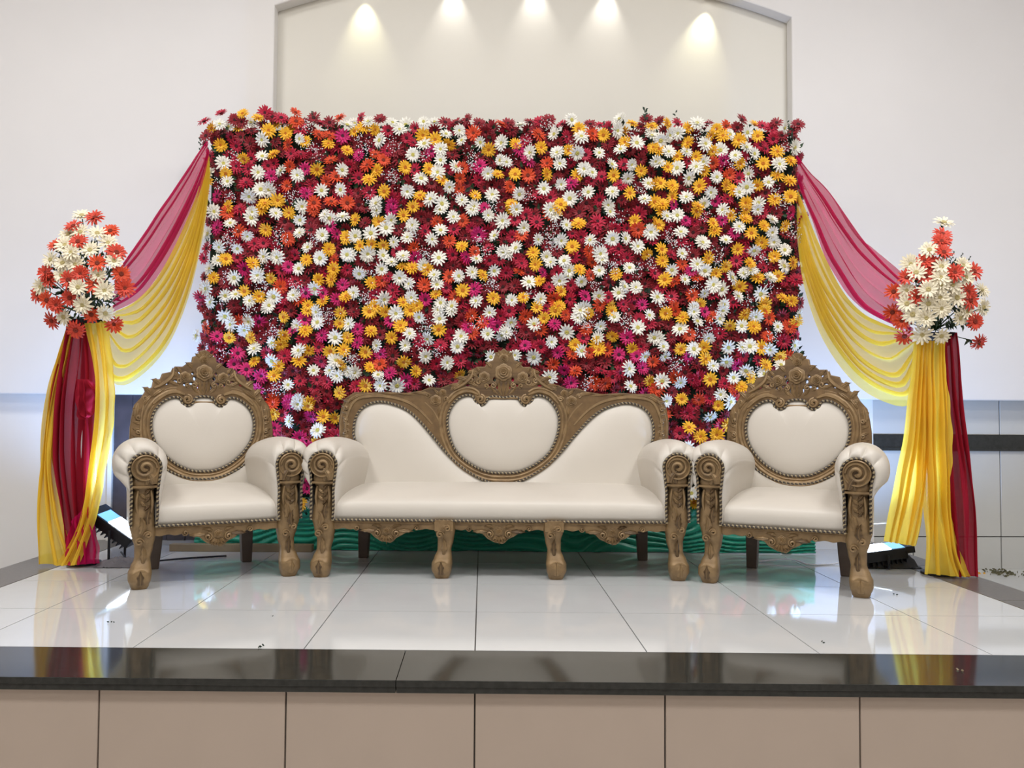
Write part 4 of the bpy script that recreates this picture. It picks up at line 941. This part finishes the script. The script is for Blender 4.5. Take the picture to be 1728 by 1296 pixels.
for si, (txt, ox, oy, cpx, Yc) in enumerate(VASE):
    cen = at(cpx[0], cpx[1], Yc + .02); side = ('left', 'right')[si]
    # stand: base plate, pole, bowl, white cloth wrap
    s_t = thing('flower_stand', 'tall stand wrapped in white cloth hidden among the drapes, %s side of the stage' % side, 'stand', (cen.x, cen.y + .06, 0))
    b = MB(); b.grid([[(r * cos(a * pi / 12), r * sin(a * pi / 12), z) for a in range(24)] for r, z in ((.01, .0), (.085, .0), (.085, .012), (.02, .025))], 0, True); b.build('base_plate', M_black, s_t)
    b = MB(); b.tube([(0, 0, .02), (0, 0, cen.z - .30)], .014, 10); b.build('pole', M_black, s_t)
    b = MB(); b.grid([[(r * cos(a * pi / 10), r * sin(a * pi / 10), z) for a in range(20)] for r, z in ((.02, cen.z - .31), (.07, cen.z - .28), (.10, cen.z - .22), (.09, cen.z - .22), (.03, cen.z - .27))], 0, True); b.build('bowl', M_black, s_t)
    b = MB(); rows = []
    for k in range(20):
        z = .03 + (cen.z - .33) * k / 19; rows.append([((.05 - .018 * k / 19) * (1 + .22 * sin(a * 1.6 + k * .1)) * cos(a * pi / 20), (.05 - .018 * k / 19) * (1 + .22 * sin(a * 1.6)) * sin(a * pi / 20), z) for a in range(40)])
    b.grid(rows, 0, True); b.build('cloth_wrap', M_white_cloth, s_t)
    bq = thing('bouquet', ('round bouquet of cream and orange gerberas on the stand left of the flower wall',
                           'pointed bouquet of cream and orange gerberas on the stand right of the flower wall')[si], 'bouquet', (cen.x, cen.y, cen.z), 0, 'bouquets on the drape stands')
    Mi = Matrix.Translation(-cen); stems = MB(); fol = MB(); base = Vector((0, .06, -.20))
    for tok in txt.split():
        k = tok[0]; a, c_ = tok[1:].split(','); px = ox + float(a) * 10 / 4.985; py = oy + float(c_) * 10 / 4.985
        k = {'w': 'c'}.get(k, k)
        p0 = at(px, py, Yc + .02); rx, rz = .26, .34
        q = ((p0.x - cen.x) / rx) ** 2 + ((p0.z - cen.z) / rz) ** 2
        bulge = .17 * sqrt(max(0, 1 - q)) + rnd.uniform(-.02, .03)
        p = at(px, py, Yc + .02 - bulge)
        dirn = (p - cen - Vector((0, .16, -.06))).normalized() + Vector((0, -.55, 0)) + Vector((rnd.gauss(0, .16), 0, rnd.gauss(0, .16)))
        r = rnd.uniform(.048, .058); v = rnd.randrange(6)
        q4 = Mi @ Matrix.Translation(p) @ dirn.to_track_quat('Z', 'Y').to_matrix().to_4x4() @ Matrix.Rotation(rnd.uniform(0, 6), 4, 'Z') @ Matrix.Scale(r, 4)
        o = bpy.data.objects.new('flower', bmesh_of(('flower', k, v), GEO[v][0], PET[k])); C.objects.link(o); o.parent = bq; o.matrix_local = q4
        e = bpy.data.objects.new('flower_center', bmesh_of(('flower_center', k, v), GEO[v][1], CEN[k])); C.objects.link(e); e.parent = o
        pl = p - cen; stems.tube([base.lerp(pl, s2) + Vector((0, .02 * sin(pi * s2), 0)) for s2 in (0, .35, .7, .97)], .0025, 5)
        for _ in range(7):
            lp = base.lerp(pl, rnd.uniform(.55, .95)); leaf_tri(fol, lp, (pl.normalized() + Vector((rnd.gauss(0, .6), rnd.gauss(0, .4), rnd.gauss(0, .6)))), rnd.uniform(.025, .045), rnd.uniform(.004, .008), rnd.randrange(2))
    for _ in range(220):
        u = Vector((rnd.gauss(0, .07), rnd.uniform(-.06, .08), rnd.gauss(-.04, .09)))
        if u.length < .19: leaf_tri(fol, u, u.normalized() + Vector((0, 0, .3)), rnd.uniform(.03, .06), .007, rnd.randrange(2))
    sprigs = ((200, 428), (84, 428)) if si == 0 else ((1625, 428), (1638, 433), (1610, 425), (1632, 445), (1600, 432), (1616, 440))
    for (sx, sy) in sprigs:
        e_ = at(sx, sy, Yc + .02) - cen; s0 = e_ * .6
        for k in range(16):
            lp = s0.lerp(e_, k / 16); leaf_tri(fol, lp, (e_ - s0) + Vector((rnd.gauss(0, .05), rnd.gauss(0, .04), rnd.gauss(0, .05))), .016, .003, 1)
    o = stems.build('stems', M_stem, bq); o['kind'] = 'stuff'
    o = fast_build(fol, 'foliage', [M_leaf, M_leaf2], bq); o['kind'] = 'stuff'

# ------------------------------------------------------------------ flood lamps
def flood(label, loc, zc, rot, flip):
    t = thing('flood_lamp', label, 'flood lamp', loc, 0, 'flood lamps on the stage floor')
    R3 = Euler(rot).to_matrix().to_4x4(); Mx = Matrix.Translation((0, 0, zc)) @ R3 @ Matrix.Scale(flip, 4, (1, 0, 0))
    b = MB(); b.box((-.12, -.075, -.03), (.12, .075, .018), 0, Mx)
    for k in range(9): b.box((-.11 + .025 * k - .003, -.07, -.055), (-.11 + .025 * k + .003, .07, -.03), 0, Mx)
    bevel(b.build('housing', M_black, t, False), .003)
    b = MB()
    for (a_, c_) in (((-.125, -.085, .014), (.125, -.070, .030)), ((-.125, .070, .014), (.125, .085, .030)), ((-.155, -.085, .0), (-.11, .085, .036)), ((.115, -.085, .014), (.125, .085, .030))): b.box(a_, c_, 0, Mx)
    b.build('bezel', M_black, t, False)
    b = MB(); b.box((-.11, -.070, .016), (-.04, .070, .032), 0, Mx); b.build('glass', M_glass, t, False)
    b = MB(); b.box((-.04, -.070, .016), (.115, .070, .032), 0, Mx); b.build('lit_glass', M_glass_lit, t, False)
    b = MB(); b.tube([(0, -.10, zc), (0, -.10, .012), (0, .10, .012), (0, .10, zc)], .007, 8); b.build('bracket', M_black, t)
    return t
flood('black flood lamp tipped steeply on the floor beside the left throne chair', (FL_L.x, FL_L.y - .04, 0), .185, (radians(5), radians(35), 0), 1)
flood('black flood lamp lying low behind the right throne chair', (FL_R.x, FL_R.y - .04, 0), .078, (radians(4), radians(-9), radians(-8)), -1)
# cables, bundle and rags around the lamps
def cable(name, pts, r, m, label):
    b = MB(); b.tube(catmull(pts, .02), r, 6); return tag(b.build(name, m), label, 'cable')
cable('cable', [(2.02, 4.50, .20), (2.10, 4.46, .235), (2.18, 4.42, .25)], .005, M_wire, 'short white cable arching over the flood lamp behind the right throne chair')
cable('cable', [(1.55, 4.62, .006), (1.72, 4.60, .02), (1.80, 4.52, .006), (1.95, 4.55, .006), (2.04, 4.58, .03)], .004, M_wire, 'thin pale cable on the floor under the right throne chair')
cable('cable', [(-1.98, 4.66, .05), (-1.90, 4.58, .02), (-1.82, 4.62, .005), (-1.66, 4.72, .005), (-1.45, 4.80, .006)], .005, M_black, 'black cable trailing from the flood lamp beside the left throne chair')
def rag(name, loc, sx, sy, h, m, label, cat, seed):
    b = MB(); rows = []
    for i in range(31):
        row = []
        for j in range(25):
            u, v = -1 + i / 15, -1 + j / 12; r = min(1, sqrt(u * u + v * v)); e = max(0, 1 - r ** 2)
            z = h * (e ** .6) * (.7 + .6 * abs(noise.noise(Vector((u * 3, v * 3, seed))))) + .01 * abs(noise.noise(Vector((u * 9, v * 9, seed)))) + .002
            row.append((sx * u * (.9 + .15 * noise.noise(Vector((u, v, seed)))), sy * v, z))
        rows.append(row)
    b.grid(rows); o = b.build(name, m); o.location = loc; return tag(o, label, cat)
rag('crumpled_cloth', (-1.93, 4.52, 0), .13, .07, .045, M_rag, 'crumpled grey cloth on the floor under the left flood lamp', 'cloth', 2)
rag('black_bag', (2.22, 4.50, 0), .17, .08, .10, mat('black_bag_fabric', S(48, 46, 44), .7, var=.3), 'low black cable bag on the floor between right drape and flood lamp', 'bag', 5)
# fallen bits
def bits(name, px, py, m, label, cat, n=4, r=.012, Y=None, L=None):
    d = FW + RT * ((px - 864) / FPX) - UP * ((py - 648) / FPX)
    zf = 0 if Y is None else -.195
    p = CAM + d * ((zf - CAM.z) / d.z); b = MB()
    for k in range(n):
        leaf_tri(b, Vector((rnd.gauss(0, r * .6), rnd.gauss(0, r * .6), .003)), Vector((rnd.gauss(0, 1), rnd.gauss(0, 1), .15)), (L or r * 1.5) * rnd.uniform(.7, 1.2), (L or r * 1.5) * .26)
    o = b.build(name, m, None, False); o.location = p; return tag(o, label, cat)
bits('fallen_leaf', 440, 1092, M_leaf2, 'dark fallen leaf on the edge of the black granite strip left of centre', 'leaf', 4, .011)
bits('fallen_leaf', 187, 1051, M_leaf2, 'small dark leaf scrap on the floor tiles below the left drape', 'leaf', 3, .009)
bits('fallen_leaf', 1512, 1004, M_leaf2, 'small dark leaf scrap on the floor right of the right throne chair', 'leaf', 2, .009)
bits('fallen_leaf', 1385, 1085, M_leaf2, 'tiny leaf scrap on the floor in front of the right throne chair', 'leaf', 2, .008)
bits('fallen_leaf', 458, 1041, M_leaf2, 'tiny dark speck on the floor tiles in front of the left throne chair', 'leaf', 2, .006)
bits('fallen_petal', 1622, 1132, mat('pale_petal', S(200, 180, 150), .7, var=.1), 'pale fallen petal on the right end of the black granite strip', 'petal', 3, .010)
bits('fallen_leaf', 1695, 968, mat('dry_leaf', S(116, 112, 84), .8, var=.4, vscale=20), 'scattered dry leaf litter on the landing by the tiled wall, right edge', 'leaf litter', 60, .085, 1, .032)
bits('fallen_petal', 1655, 968, PET['y'], 'yellow fallen petals beside the foot of the right drape', 'petal', 8, .035, 1, .026)
# small recessed downlights under the niche arch
for i, (x, z, p, tx, c) in enumerate(NSPOT):
    t = thing('downlight', 'small round downlight under the niche arch, ' + ('leftmost', 'second from left', 'middle', 'second from right', 'rightmost')[i], 'downlight', (x, 5.40, z - .002), 0, 'downlights under the niche arch')
    b = MB(); b.grid([[(r * cos(a * pi / 8), r * sin(a * pi / 8), zz) for a in range(16)] for r, zz in ((.038, 0), (.038, -.008), (.028, -.010), (.026, .004))], 0, True); b.build('rim', M_paint_w, t)
    b = MB(); b.grid([[(r * cos(a * pi / 8), r * sin(a * pi / 8), zz) for a in range(16)] for r, zz in ((.026, -.002), (.001, -.002))], 0, True); b.build('lens', M_lamp, t)
